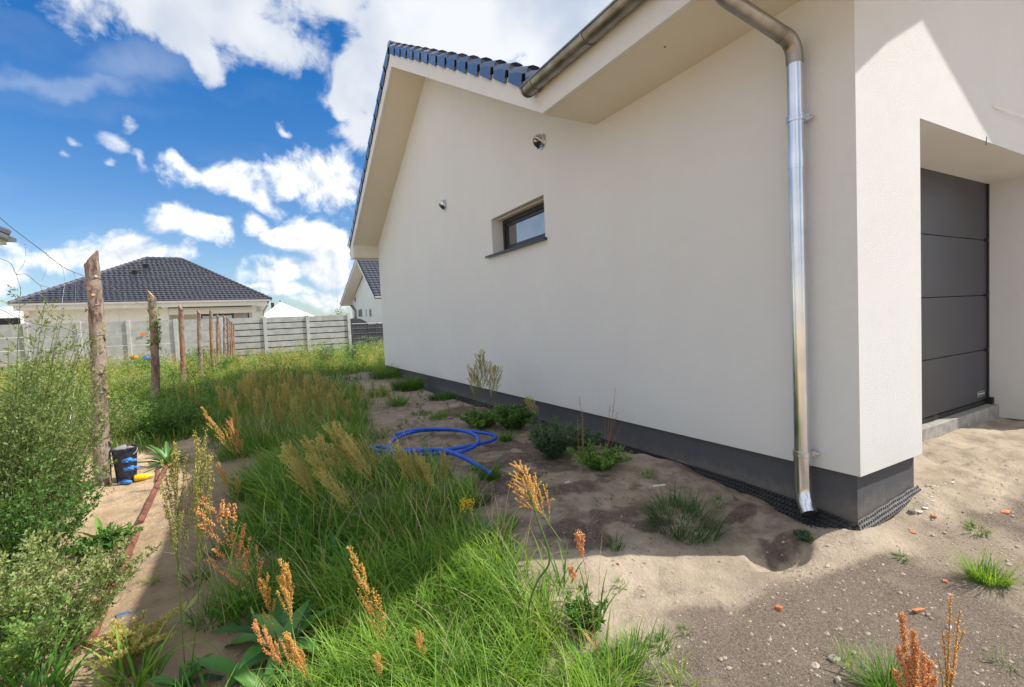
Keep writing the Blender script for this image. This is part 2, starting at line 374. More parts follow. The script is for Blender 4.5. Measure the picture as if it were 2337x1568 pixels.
M_worm = leaf_mat('wormwood_leaf', (0.06, 0.095, 0.03), (0.18, 0.235, 0.075), (0.36, 0.41, 0.16), 0.3)
M_green = leaf_mat('weed_leaf', (0.03, 0.09, 0.022), (0.10, 0.23, 0.045), (0.27, 0.40, 0.10), 0.32)
M_dullgreen = leaf_mat('dull_weed_leaf', (0.04, 0.075, 0.045), (0.08, 0.14, 0.075), (0.15, 0.22, 0.12), 0.3)
M_dock = leaf_mat('dock_leaf', (0.035, 0.12, 0.035), (0.09, 0.24, 0.05), (0.22, 0.38, 0.09), 0.25, 0.4)
M_stem = leaf_mat('green_stem', (0.10, 0.17, 0.04), (0.18, 0.27, 0.06), (0.30, 0.36, 0.10), 0.1)
M_stemred = leaf_mat('red_stem', (0.28, 0.15, 0.06), (0.36, 0.20, 0.08), (0.42, 0.28, 0.10), 0.1)
M_seed_tan = leaf_mat('tan_seed', (0.40, 0.38, 0.11), (0.62, 0.58, 0.19), (0.80, 0.73, 0.32), 0.35, 0.7)
M_seed_or = leaf_mat('orange_seed', (0.58, 0.30, 0.08), (0.80, 0.50, 0.14), (0.88, 0.66, 0.24), 0.35, 0.7)
M_seed_pink = leaf_mat('pink_seed', (0.60, 0.26, 0.12), (0.80, 0.44, 0.20), (0.88, 0.58, 0.26), 0.35, 0.7)
M_seed_yg2 = leaf_mat('golden_seed', (0.45, 0.33, 0.08), (0.70, 0.55, 0.16), (0.82, 0.70, 0.28), 0.35, 0.7)
M_seed_yg = leaf_mat('yellow_green_seed', (0.28, 0.28, 0.07), (0.48, 0.44, 0.13), (0.60, 0.52, 0.20), 0.35, 0.7)
M_seed_or2 = leaf_mat('meadow_seed', (0.34, 0.24, 0.08), (0.55, 0.42, 0.15), (0.66, 0.48, 0.20), 0.35, 0.7)
M_dry = leaf_mat('dry_leaf', (0.22, 0.10, 0.04), (0.38, 0.20, 0.09), (0.50, 0.33, 0.17), 0.2, 0.8)

# ------------------------------------------------------------------ ground height
def vnoise(x, y, s, seed):
    x = np.asarray(x, float)/s+seed*17.13; y = np.asarray(y, float)/s+seed*7.77
    xi = np.floor(x).astype(np.int64); yi = np.floor(y).astype(np.int64); fx = x-xi; fy = y-yi
    fx = fx*fx*(3-2*fx); fy = fy*fy*(3-2*fy)
    def h(a, b):
        n = (a*374761393+b*668265263+seed*1442695) & 0x7fffffff
        n = ((n ^ (n >> 13))*1274126177) & 0x7fffffff
        return ((n ^ (n >> 16)) & 0xffff)/65535.0
    return (h(xi, yi)*(1-fx)+h(xi+1, yi)*fx)*(1-fy)+(h(xi, yi+1)*(1-fx)+h(xi+1, yi+1)*fx)*fy
def sst(a, b, x):
    t = np.clip((np.asarray(x, float)-a)/(b-a), 0, 1); return t*t*(3-2*t)
def Hh(x, y):
    x = np.asarray(x, float); y = np.asarray(y, float)
    r = np.hypot(x+2, y-2)
    near = 1-sst(7, 14, r)
    z = (vnoise(x, y, 1.3, 1)-0.5)*0.05 + (vnoise(x, y, 0.42, 2)-0.5)*0.036*near
    z += (vnoise(x, y, 0.15, 3)-0.5)*0.020*near + (vnoise(x, y, 0.06, 4)-0.5)*0.014*near
    z += (vnoise(x*1.2+y*0.4, y*2.6-x*0.3, 0.16, 9)-0.5)*0.03*sst(0.3, 1.5, x)*near   # footprints by the garage
    z -= 0.17*(1-sst(0.1, 1.6, y))*(1-0.9*sst(0, 0.9, x)*sst(-0.9, -0.1, y))*(1-0.45*(1-sst(0.0, 0.5, np.hypot(x, y))))   # the plot falls towards the front
    # drip hole under the downpipe
    d = np.hypot((x+0.50)/0.27, (y-0.20)/0.13)+(vnoise(x, y, 0.12, 5)-0.5)*0.7
    z -= 0.10*(1-sst(0.35, 1.0, d))
    # trench beside the plinth
    tr = (1-sst(0.04, 0.20, np.abs(x+0.05)))*sst(0.1, 0.4, y)*(1-sst(9, 11, y))
    z -= 0.085*tr*(0.15+0.85*sst(0.6, 2.2, y))
    z += 0.05*(1-sst(0.0, 0.3, np.abs(x+0.16)))*sst(0.15, 0.4, y)*(1-sst(1.2, 2.2, y))
    # never above the step in front of the door
    z = np.where((x > 0.8) & (y > 0.1), np.minimum(z, 0.05)+0.02*sst(0.1, 0.4, y), z)
    return z
def Z(p): return float(Hh(p[0], p[1]))
def gp(px, py):
    p = G(px, py, 0.0)
    for _ in range(4): p = G(px, py, 0.5*Z(p)+0.5*p[2])
    for _ in range(3): p = G(px, py, Z(p))
    return p
def in_poly(x, y, poly):
    c = np.zeros(len(x), bool); n = len(poly)
    for i in range(n):
        x1, y1 = poly[i]; x2, y2 = poly[(i+1) % n]
        if y1 == y2: continue
        k = ((y1 > y) != (y2 > y)) & (x < (x2-x1)*(y-y1)/(y2-y1)+x1); c ^= k
    return c
def wpoly(pts): return [tuple(gp(a, b)[:2]) for a, b in pts]

# ground sheet: fine near the camera, coarse to the horizon
def axis_(fine0, fine1, step, mids, far):
    a = list(np.arange(fine0, fine1+1e-6, step))
    s = step; x = fine1
    while x < far: s *= 1.13; x += s; a.append(x)
    s = step; x = fine0; b = []
    while x > -far: s *= 1.13; x -= s; b.append(x)
    return np.array(b[::-1]+a)
gx = axis_(-5.2, 3.6, 0.026, None, 900); gy = axis_(-1.2, 4.6, 0.026, None, 900)
X, Y = np.meshgrid(gx, gy); Zg = Hh(X, Y)
V = np.stack([X.ravel(), Y.ravel(), Zg.ravel()], 1); nx, ny = len(gx), len(gy)
I = np.arange(nx*ny).reshape(ny, nx); Q = np.stack([I[:-1, :-1].ravel(), I[:-1, 1:].ravel(), I[1:, 1:].ravel(), I[1:, :-1].ravel()], 1)
xf, yf_ = X.ravel(), Y.ravel()
def spots(lst):
    m = np.zeros(len(xf))
    for (px, py, rx, ry) in lst:
        c = gp(px, py); m = np.maximum(m, 1-sst(0.35, 1.15, np.hypot((xf-c[0])/rx, (yf_-c[1])/ry)+(vnoise(xf, yf_, 0.22, 11)-0.5)*1.1+(vnoise(xf, yf_, 0.06, 12)-0.5)*0.5))
    return m
damp_hollow = spots([(1120, 1110, .35, .3), (1480, 1200, .3, .12), (1250, 1130, .45, .22), (1400, 1180, .40, .16), (1330, 1240, .30, .14), (1200, 1040, .5, .35), (1040, 940, .8, .5), (1340, 1105, .33, .20), (1310, 1215, .22, .22), (1190, 1085, .3, .18), (1450, 1115, .25, .12), (1790, 1226, .22, .11), (1270, 1060, .3, .25),
              (1120, 1060, .3, .2), (1160, 1020, .3, .25), (1690, 1170, .25, .07), (1060, 900, .5, .6), (1100, 1150, .2, .2)])  # stains; the drip-hole spot also darkens its hollow in the colour
gpoly = wpoly([(1430, 1700), (1440, 1500), (1560, 1400), (1680, 1330), (1790, 1300), (1930, 1290), (2337, 1130), (2700, 1100), (2600, 1900)])
cx_, cy_ = np.array(gpoly).T
wob = (vnoise(xf, yf_, 0.3, 21)-0.5)*0.35; wob2 = (vnoise(xf, yf_, 0.3, 22)-0.5)*0.35
gravel = np.zeros(len(xf))
for k in range(5):
    a = k*1.2566; gravel += in_poly(xf+wob+0.05*math.cos(a), yf_+wob2+0.05*math.sin(a), gpoly)/5.0
gravel *= 0.35+0.65*sst(0.32, 0.55, vnoise(xf, yf_, 0.45, 23))
leftp = sst(-3.0, -3.5, xf)
soil = sst(-1.9, -2.3, xf)*sst(-4.1, -3.6, xf)*(1-sst(4, 9, np.abs(yf_-1)))
brown = sst(-2.6, -2.0, xf+wob)*(1-sst(0.0, 0.25, xf))*sst(0.0, 0.35, yf_+0.42*xf+wob2*0.5)*(1-sst(12, 14, yf_))*(0.55+0.45*sst(0.3, 0.6, vnoise(xf, yf_, 0.7, 33)))  # soil colour browned inside the corner's cast-shadow line, deepening the shade
gme = mk('ground', V, Q, attrs={'damp_hollow': damp_hollow, 'gravel': gravel, 'warm': leftp, 'soil': soil, 'brown': brown}, smooth=True)
m, t, p, o = new_mat('sandy_ground')
def attr(t, n): a = t.nodes.new('ShaderNodeAttribute'); a.attribute_name = n; return a.outputs['Fac']
c = mixc(t, ss(t, tnoise(t, 2.2, 7, 0.6), 0.35, 0.65), (0.40, 0.32, 0.235), (0.54, 0.44, 0.33))
c = mixc(t, attr(t, 'warm'), c, mixc(t, ss(t, tnoise(t, 6, 7, 0.65), 0.35, 0.65), (0.48, 0.34, 0.21), (0.64, 0.47, 0.29)))
c = mixc(t, mth(t, 'MULTIPLY', ss(t, tnoise(t, 5, 6, 0.65), 0.52, 0.68), 0.6), c, (0.30, 0.235, 0.18))
gcol = mixc(t, ss(t, tnoise(t, 90, 3, 0.7), 0.35, 0.65), (0.24, 0.187, 0.145), (0.41, 0.325, 0.255))
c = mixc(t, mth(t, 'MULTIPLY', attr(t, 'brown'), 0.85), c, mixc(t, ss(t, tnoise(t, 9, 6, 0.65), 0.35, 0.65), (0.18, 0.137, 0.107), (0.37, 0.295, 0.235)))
gm = ss(t, mth(t, 'ADD', mth(t, 'MULTIPLY', attr(t, 'gravel'), 0.8), mth(t, 'MULTIPLY', mth(t, 'SUBTRACT', tnoise(t, 5.0, 10, 0.68), 0.5), 2.2)), 0.15, 0.75)
c = mixc(t, gm, c, gcol)
c = mixc(t, mth(t, 'MULTIPLY', attr(t, 'soil'), 0.45), c, (0.17, 0.12, 0.085))
c = mixc(t, mth(t, 'MULTIPLY', ss(t, mth(t, 'ADD', attr(t, 'damp_hollow'), mth(t, 'MULTIPLY', mth(t, 'SUBTRACT', tnoise(t, 8.0, 9, 0.68), 0.5), 1.8)), 0.30, 1.05), 0.74), c, mixc(t, ss(t, tnoise(t, 60, 4, 0.7), 0.4, 0.6), (0.045, 0.03, 0.03), (0.13, 0.09, 0.08)))
c = mixc(t, ss(t, tnoise(t, 170, 3, 0.7), 0.64, 0.70, 0, 0.75), c, (0.09, 0.07, 0.06))
c = mixc(t, ss(t, tnoise(t, 150, 2, 0.6), 0.71, 0.75, 0, 0.6), c, (0.66, 0.60, 0.52))
t.links.new(c, p.inputs['Base Color']); p.inputs['Roughness'].default_value = 0.95; p.inputs['Specular IOR Level'].default_value = 0.15
h = mth(t, 'ADD', mth(t, 'MULTIPLY', tnoise(t, 30, 8, 0.7), 1.0), mth(t, 'MULTIPLY', tnoise(t, 160, 4, 0.7), mth(t, 'ADD', 0.35, attr(t, 'gravel'))))
bump(t, p, h, 1.0, 0.022)
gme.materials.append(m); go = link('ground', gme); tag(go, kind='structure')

# ------------------------------------------------------------------ main house
OV = 0.637; EZ = 3.262; SL = 0.573; RY, RZ = 7.246, 6.063; LY = 11.86; FO = 0.55; FH = 0.25
house = thing('house', 'new white plastered house with dark tiled gable roof and grey plinth filling the right half', 'house', (0, 0, 0))
# side wall with window hole (y 3.4-4.84, z 2.30-2.82)
wy0, wy1, wz0, wz1 = 3.40, 4.84, 2.30, 2.82
mb = MB(); ZB = 0.242; TH = 0.4
def top(y): return EZ+0.03 if y < 2.3 else min(RZ+0.03-SL*(RY-y) if y < RY else RZ+0.03-0.545*(y-RY), 99)
def wallpiece(y0, y1, z0, z1=None, kinks=()):
    ys = [y0]+[k for k in kinks if y0 < k < y1]+[y1]
    pts = [(0, y0, z0), (0, y1, z0)]+[(0, y, (top(y) if z1 is None else z1)) for y in ys[::-1]]
    mb.prism(pts, (TH, 0, 0))
wallpiece(0.0, wy0, ZB, None, (2.29, 2.375)); wallpiece(wy1, LY, ZB, None, (RY,))
wallpiece(wy0, wy1, ZB, wz0); wallpiece(wy0, wy1, wz1)
part('side_wall', mb, M_plaster, house)
GX0, GX1, GZ, GZB, GD = 0.821, 3.866, 2.536, 0.155, 0.545
mb = MB(); FT = 0.62
mb.box(TH, GX0, 0, FT, ZB, GZ); mb.box(GX1, 4.7, 0, FT, 0.0, GZ)
mb.prism([(TH, 0, GZ), (4.7, 0, GZ), (4.7, 0, EZ+.05), (2.24, 0, 4.86), (TH, 0, EZ+0.05+.4*.545)], (0, FT, 0))
part('front_wall', mb, M_plaster, house)
mb = MB(); mb.box(0.035, 0.40, 0.035, LY-0.035, -0.4, ZB-0.001); mb.box(0.401, 0.785, 0.035, 0.60, -0.4, ZB-0.001)
part('plinth', mb, M_plinth, house)
# concrete step
mb = MB(); mb.box(0.786, GX1-0.002, 0.455, 0.9, -0.3, GZB-0.012)
part('door_step', mb, M_concrete, house, bevel=0.006)
# soffits: near eave, front rake, gable rakes, far eave box
so_ = MB()
so_.box(-OV, 0.0, -FO, 2.375, EZ, EZ+0.02)
ST = 0.02
def slopebox(mbx, x0, x1, ya, za, yb, zb, t):     # slab following a slope in y
    mbx.add([(x0, ya, za), (x1, ya, za), (x1, yb, zb), (x0, yb, zb), (x0, ya, za+t), (x1, ya, za+t), (x1, yb, zb+t), (x0, yb, zb+t)],
            [(0, 3, 2, 1), (4, 5, 6, 7), (0, 1, 5, 4), (1, 2, 6, 5), (2, 3, 7, 6), (3, 0, 4, 7)])
slopebox(so_, -OV, -0.002, 2.376, RZ-SL*(RY-2.376), RY, RZ, ST)
slopebox(so_, -OV, -0.002, RY, RZ, LY, 3.55, ST)
so_.box(-OV, -0.002, LY, LY+0.02, 3.232, 3.57); so_.box(-OV, 8.0, LY+0.021, 12.28, 3.226, 3.246)
# front rake soffit (along x)
def xslope(mbx, y0, y1, xa, za, xb, zb, t):
    mbx.add([(xa, y0, za), (xb, y0, zb), (xb, y1, zb), (xa, y1, za), (xa, y0, za+t), (xb, y0, zb+t), (xb, y1, zb+t), (xa, y1, za+t)],
            [(0, 3, 2, 1), (4, 5, 6, 7), (0, 1, 5, 4), (1, 2, 6, 5), (2, 3, 7, 6), (3, 0, 4, 7)])
xslope(so_, -FO, -0.002, 0.01, EZ+0.05, 2.24, 4.85, ST); xslope(so_, -FO, -0.002, 2.24, 4.85, 5.12, EZ+0.01, ST)
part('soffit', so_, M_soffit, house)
fa = MB()
FTk = 0.035
fa.box(-OV-FTk, -OV-0.001, -FO, 2.33, EZ-0.008, EZ+FH)                                # eave fascia under the gutter
pr = [(-OV-FTk, 2.331, EZ-0.010), (-OV-FTk, RY, RZ-0.012), (-OV-FTk, LY, 3.54), (-OV-FTk, LY+0.02, 3.216), (-OV-FTk, 12.30, 3.216), (-OV-FTk, 12.30, 3.45), (-OV-FTk, RY, RZ+FH), (-OV-FTk, 2.331, EZ+FH)]
# gable fascia split in two convex pieces
fa.prism([pr[0], pr[1], pr[6], pr[7]], (FTk-0.001, 0, 0)); fa.prism([pr[1], pr[2], (-OV-FTk, LY, 3.54+FH-0.02), pr[6]], (FTk-0.001, 0, 0))
fa.prism([(-OV-FTk, LY, 3.216), (-OV-FTk, 12.30, 3.216), (-OV-FTk, 12.30, 3.53), (-OV-FTk, LY, 3.77)], (FTk-0.001, 0, 0))
xslope(fa, -FO-0.035, -FO-0.001, -OV-FTk, EZ-0.01, 2.24, 4.82, FH); xslope(fa, -FO-0.035, -FO-0.001, 2.24, 4.82, 5.12, EZ-0.01, FH)
part('fascia', fa, M_plaster, house)
# roof body
rf = MB()
slopebox(rf, -OV-0.03, 8.0, 2.2, EZ+FH+0.01-SL*0.15, RY, RZ+FH+0.02, 0.05)
slopebox(rf, -OV-0.03, 8.0, RY, RZ+FH+0.02, 12.33, RZ+FH+0.02-0.545*(12.33-RY), 0.05)
xslope(rf, -FO-0.04, 2.19, -OV-0.03, EZ+FH+0.01, 2.24, 4.85+FH, 0.06); xslope(rf, 2.191, 5.0, 1.2, EZ+FH+0.01+0.553*1.867, 2.24, 4.85+FH, 0.06); xslope(rf, -FO-0.04, 5.0, 2.24, 4.85+FH, 5.15, EZ+FH+0.01, 0.06)
roof = part('roof', rf, M_tile, house)
# tiles: field tile and verge tile; x across 0.30, y up the slope 0.36 (local: x right, y up-slope, z out)
def field_tile(wd=0.30, ln=0.37, hh=0.045, n=6):
    b = MB(); prof = []
    for i in range(n+1):
        u = i/n; prof.append((u*wd, 0.012+hh*(0.5-0.5*math.cos(2*math.pi*min(1, u*1.15)))*(1 if u < 0.87 else 0.2)))
    for (y, lift) in ((0.0, 0.035), (ln, 0.0)):
        for (x, z) in prof: b.v.append((x, y, z+lift))
    for (x, z) in prof: b.v.append((x, 0.0, z+0.035-0.022))
    k = n+1
    for i in range(n):
        b.f.append((i, i+1, k+i+1, k+i)); b.f.append((2*k+i, 2*k+i+1, i+1, i))
    return b
tile_me = field_tile().mesh('tile', M_tile)
tile_me.polygons.foreach_set('use_smooth', np.ones(len(tile_me.polygons), bool)); tile_me.set_sharp_from_angle(angle=0.9)
def verge_tile():
    b = MB(); Ln = 0.345
    # cap: rounded wedge that overhangs the next one down
    prof = [(-0.055, -0.015), (-0.062, 0.02), (-0.045, 0.05), (0.0, 0.066), (0.06, 0.062), (0.13, 0.035), (0.22, 0.03), (0.26, 0.0)]
    for (y, lift) in ((-0.045, 0.045), (Ln, 0.0)):
        for (x, z) in prof: b.v.append((x, y, z+lift))
    k = len(prof)
    for i in range(k-1): b.f.append((i+1, i, k+i, k+i+1))
    b.f.append(tuple(range(k)))
    b.f.append(tuple(range(2*k-1, k-1, -1)))
    # side flange hanging over the fascia, shorter than the cap so a dark joint shows
    b.add([(-0.058, 0.045, 0.02), (-0.058, Ln-0.004, 0.02), (-0.052, Ln-0.012, -0.085), (-0.052, 0.035, -0.105), (-0.035, 0.045, 0.02), (-0.035, Ln-0.004, 0.02), (-0.035, Ln-0.012, -0.085), (-0.035, 0.035, -0.105)],
          [(0, 3, 2, 1), (4, 5, 6, 7), (0, 4, 7, 3), (1, 2, 6, 5), (3, 7, 6, 2)])
    return b
M_capsheen = simple('tile_cap_sheen', (0.085, 0.085, 0.11), (0.12, 0.12, 0.145), 0.16, spec=1.0, coat=1.0, scale=5)  # paler copy of the glaze, sky reflection on the caps put into the colour
def capmat(me):
    me.materials.append(M_capsheen); mi = np.zeros(len(me.polygons), np.int32); mi[:7] = 1; me.polygons.foreach_set('material_index', mi); return me
vt_me = capmat(verge_tile().mesh('verge_tile', M_tileflange))
def place_on(name, me, parent, origin, xax, yax, loc_scale=1.0):
    x = Vector(xax).normalized(); y = Vector(yax).normalized(); z = x.cross(y)
    o = link(name, me, parent)
    Mx = Matrix((x, y, z)).transposed().to_4x4(); Mx = Matrix.Translation(Vector(origin)) @ Mx
    if loc_scale != 1.0: Mx = Mx @ Matrix.Scale(loc_scale, 4)
    o.matrix_local = Mx; return o
nrow = 15
near_dir = Vector((0, 1, SL)); near_dir.normalize(); far_dir = Vector((0, -1, 0.545)); far_dir.normalize()
for r in range(nrow):
    y = 2.25+(RY-0.05-2.25)*r/nrow; z = EZ+FH+0.075-SL*(2.376-y)
    place_on('verge_tile', vt_me, roof, (-OV-0.015, y, z), (1, 0, 0), near_dir, 1.0)
    for cidx in range(7):
        place_on('tile', tile_me, roof, (-OV+0.20+cidx*0.30, y-0.01, z-0.01), (1, 0, 0), near_dir)
vtm = verge_tile()
vtm.v = [(-x, y, z) for x, y, z in vtm.v]; vtm.f = [f[::-1] for f in vtm.f]; vtm_me = capmat(vtm.mesh('verge_tile', M_tileflange))
for r in range(nrow+1):
    y = 12.36-(12.36-RY-0.05)*r/(nrow+1); z = RZ+FH+0.075-0.545*(y-RY)
    place_on('verge_tile', vtm_me, roof, (-OV-0.015, y, z), (-1, 0, 0), far_dir, 1.0)
rb = MB()
for k in range(20):
    x0 = -OV-0.06+k*0.36
    b = len(rb.v)
    for xx, rr in ((x0, 0.115), (x0+0.40, 0.098)):
        for j in range(9):
            a = math.pi*j/8; rb.v.append((xx, RY+math.cos(a)*rr, RZ+FH+0.09+math.sin(a)*rr*0.8))
    for j in range(8): rb.f.append((b+j, b+j+1, b+9+j+1, b+9+j))
    rb.f.append(tuple(b+j for j in range(9)))
    if k < 8:
        part('ridge_tile', rb, M_tile, roof, smooth=False); rb = MB()
# gutters
def gutter(y0, y1, xc, zc, r, mat, parent):
    g = MB(); n = 14
    for (rr) in (r, r-0.004):
        for yy in (y0, y1):
            for j in range(n+1):
                a = math.pi+math.pi*j/n; g.v.append((xc+math.cos(a)*rr, yy, zc+math.sin(a)*rr))
    k = n+1
    for j in range(n):
        g.f.append((j, j+1, k+j+1, k+j)); g.f.append((2*k+j+1, 2*k+j, 3*k+j, 3*k+j+1))
    g.f.append(tuple(range(k))); g.f.append(tuple(range(k, 2*k))[::-1])
    o = part('gutter', g, mat, parent, smooth='auto')
    part('bead', MB().tube([(xc-r, y0, zc), (xc-r, y1, zc)], 0.011, 8), mat, o, smooth=True)
    return o
gut = gutter(-0.75, 2.47, -OV-0.036-0.078, EZ+FH+0.005, 0.075, M_zincdark, house)
gxc, gzc = -OV-0.114, EZ+FH+0.005
for yb in (2.455, 2.30, 1.52, 0.86, 0.2, -0.4):
    b = MB(); n = 14
    for yy, rr in ((yb-0.012, 0.0775), (yb-0.012, 0.0815), (yb+0.012, 0.0815), (yb+0.012, 0.0775)):
        for j in range(n+1):
            a = math.pi+math.pi*j/n; b.v.append((gxc+math.cos(a)*rr, yy, gzc+math.sin(a)*rr))
    k = n+1
    for s in range(3):
        for j in range(n): b.f.append((s*k+j, s*k+j+1, (s+1)*k+j+1, (s+1)*k+j))
    part('bracket', b, M_zincdark, gut, smooth='auto')
gut2 = MB(); gut2.box(-OV-0.02, 8, 12.34, 12.47, 3.36, 3.46); part('far_gutter', gut2, M_zincdark, house)
# downpipe
PX, PY, PR = -0.09, 0.30, 0.047
def arc(p0, p1, p2, n=7):
    p0, p1, p2 = map(Vector, (p0, p1, p2)); return [((1-t)**2)*p0+2*t*(1-t)*p1+t*t*p2 for t in [i/n for i in range(n+1)]]
dp = part('downpipe', MB().tube(arc((PX, PY, 2.86), (PX, PY, 2.5), (PX, PY, 0.30), 6), PR, 20), M_zinc, house, smooth='auto')
E1 = (-0.63, 0.36, 3.125); E2 = (-0.17, 0.31, 3.0)
part('elbow', MB().tube([(-0.75, 0.37, 3.44), (-0.75, 0.37, 3.28)]+arc((-0.74, 0.37, 3.24), (-0.72, 0.37, 3.15), E1, 5)+[E2], 0.046, 20), M_zincdark, dp, smooth='auto')  # darker bronze zinc on the elbows paints in what they reflect
part('elbow', MB().tube([(-0.20, 0.315, 3.009)]+arc(E2, (-0.09, PY, 2.975), (PX, PY, 2.87), 7)+[(PX, PY, 2.84)], 0.0495, 20), M_zincdark, dp, smooth='auto')
part('pipe_collar', MB().tube([(PX, PY, 2.185), (PX, PY, 2.285)], 0.0505, 20), M_zinc, dp, smooth='auto')
part('shoe', MB().tube([(PX, PY, 0.32), (PX, PY, 0.16)]+arc((PX, PY, 0.12), (PX, PY, 0.03), (PX-0.05, PY-0.07, -0.035), 6), 0.0500, 20, cap=False), M_zinc, dp, smooth='auto')
part('shoe_mouth', MB().tube([(PX-0.045, PY-0.063, -0.027), (PX-0.048, PY-0.067, -0.032)], 0.047, 20), M_dark, dp)
for zc in (2.50, 0.34):
    b = MB(); b.tube([(PX, PY, zc-0.017), (PX, PY, zc-0.006)], 0.0545, 20); b.tube([(PX, PY, zc+0.006), (PX, PY, zc+0.017)], 0.0545, 20); b.tube([(PX, PY, zc-0.006), (PX, PY, zc+0.006)], 0.052, 20)
    b.box(PX+0.02, 0.0, PY-0.012, PY+0.012, zc-0.01, zc+0.01)
    b.box(PX+0.035, PX+0.075, PY-0.062, PY-0.025, zc-0.018, zc+0.018); b.tube([(PX+0.06, PY-0.08, zc), (PX+0.06, PY-0.02, zc)], 0.008, 8)
    part('clamp', b, M_zinc, dp, smooth='auto')
# window
wn = part('window', MB().box(0.30, 0.34, wy0, wy1, wz0, wz1), M_dark, house)
def ring(b, x0, x1, y0, y1, z0, z1, t):
    b.box(x0, x1, y0, y1, z1-t, z1); b.box(x0, x1, y0, y1, z0, z0+t); b.box(x0, x1, y0, y0+t, z0+t, z1-t); b.box(x0, x1, y1-t, y1, z0+t, z1-t)
b = MB(); ring(b, 0.185, 0.25, wy0+0.004, wy1-0.004, wz0+0.004, wz1-0.004, 0.045); part('frame', b, M_anth, wn, bevel=0.003)
b = MB(); ring(b, 0.175, 0.235, wy0+0.052, wy1-0.052, wz0+0.052, wz1-0.052, 0.022); ring(b, 0.195, 0.235, wy0+0.075, wy1-0.075, wz0+0.075, wz1-0.075, 0.045); part('sash', b, M_anth, wn, bevel=0.003)
part('pane', MB().box(0.212, 0.222, wy0+0.12, wy1-0.12, wz0+0.12, wz1-0.12), M_glass, wn)
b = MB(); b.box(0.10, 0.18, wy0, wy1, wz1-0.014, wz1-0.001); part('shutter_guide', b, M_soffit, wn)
b = MB(); b.add([(-0.055, wy0-0.05, wz0-0.035), (-0.055, wy1+0.16, wz0-0.035), (0.185, wy1+0.0, wz0-0.018), (0.185, wy0, wz0-0.018), (-0.055, wy0-0.05, wz0-0.004), (-0.055, wy1+0.16, wz0-0.004), (0.185, wy1, wz0+0.003), (0.185, wy0, wz0+0.003)],
     [(0, 3, 2, 1), (4, 5, 6, 7), (0, 1, 5, 4), (1, 2, 6, 5), (2, 3, 7, 6), (3, 0, 4, 7)])
part('sill', b, M_sill, wn, bevel=0.002)
# vent hoods
for (yc, zc, lab) in ((3.39, 3.45, 'steel vent hood above the window'), (6.67, 3.46, 'steel vent hood nearer the far corner')):
    rv = 0.10
    b = MB(); b.tube([(-0.002, yc, zc), (-0.012, yc, zc)], rv, 28); b.tube([(-0.012, yc, zc), (-0.018, yc, zc)], rv*0.93, 28)
    vo = part('vent_hood', b, M_zinc, house, smooth='auto', label=lab)
    b = MB(); nu, nv = 32, 16; R0 = rv*0.86
    for i in range(nv+1):
        a = math.pi/2*i/nv
        for j in range(nu):
            th = 2*math.pi*j/nu; yy = math.cos(th)*math.cos(a); zz = math.sin(th)*math.cos(a); xx = math.sin(a)
            b.v.append((-0.018-xx*R0*1.15, yc+yy*R0, zc+zz*R0))
    for i in range(nv):
        for j in range(nu):
            f = (i*nu+j, i*nu+(j+1) % nu, (i+1)*nu+(j+1) % nu, (i+1)*nu+j)
            c0 = np.mean([b.v[q] for q in f], 0)
            if (c0[2]-zc) < -R0+1.0*abs(c0[0]+0.018)+0.012: continue
            b.f.append(f[::-1])
    ho = part('hood', b, M_zinc, vo, smooth=True)
    mo_ = ho.modifiers.new('thick', 'SOLIDIFY'); mo_.thickness = 0.002
    b = MB()
    for k in range(5): b.box(-0.026, -0.020, yc-0.075, yc+0.075, zc-0.07+k*0.026, zc-0.064+k*0.026)
    part('grille', b, M_dark, vo)
# soffit spot
part('soffit_mark', MB().tube([(-0.42, 1.05, EZ-0.003), (-0.42, 1.05, EZ+0.004)], 0.008, 10), M_dark, house)
# garage door
gd = part('garage_door', MB().box(GX0-0.1, GX1+0.02, GD+0.03, GD+0.06, GZB+0.02, GZ+0.02), M_dark, house)
zs_ = [GZB+0.012, 0.742, 1.335, 1.93, GZ+0.01]
for i in range(4):
    b = MB(); b.box(GX0-0.08, GX1-0.035, GD, GD+0.03, zs_[i]+(0.028 if i == 0 else 0.0035), zs_[i+1]-0.0035)
    part('panel', b, M_door, gd, bevel=0.002)
part('bottom_seal', MB().box(GX0-0.08, GX1-0.03, GD-0.008, GD+0.03, GZB-0.010, GZB+0.034), M_black, gd)
part('side_seal', MB().box(GX1-0.034, GX1-0.004, GD-0.012, GD+0.03, GZB-0.01, GZ-0.002), M_black, gd)
b = MB()
for zc in (0.742, 1.335, 1.93): b.box(GX1-0.075, GX1-0.03, GD-0.016, GD-0.002, zc-0.02, zc+0.02)
b.box(GX1-0.06, GX1+0.0, GD-0.05, GD-0.01, GZB-0.008, GZB+0.06)
part('hinge', b, M_black, gd)
lp = part('name_plate', MB().box(GX1-0.30, GX1-0.115, GD-0.005, GD-0.001, GZB+0.09, GZB+0.145), M_lightgrey, gd)
part('plate_field', MB().box(GX1-0.293, GX1-0.122, GD-0.0062, GD-0.0052, GZB+0.096, GZB+0.139), M_dark, lp)
cu = bpy.data.curves.new('lettering', 'FONT'); cu.body = 'H\u00d6RMANN'; cu.size = 0.036; cu.align_x = 'CENTER'; cu.align_y = 'CENTER'; cu.extrude = 0.0004
tmp = bpy.data.objects.new('tmp', cu); COL.objects.link(tmp); dg = bpy.context.evaluated_depsgraph_get()
tm = bpy.data.meshes.new_from_object(tmp.evaluated_get(dg)); bpy.data.objects.remove(tmp)
tm.materials.clear(); tm.materials.append(M_white)
to = link('lettering', tm, lp); to.rotation_euler = (math.pi/2, 0, 0); to.location = (GX1-0.207, GD-0.0068, GZB+0.1165)
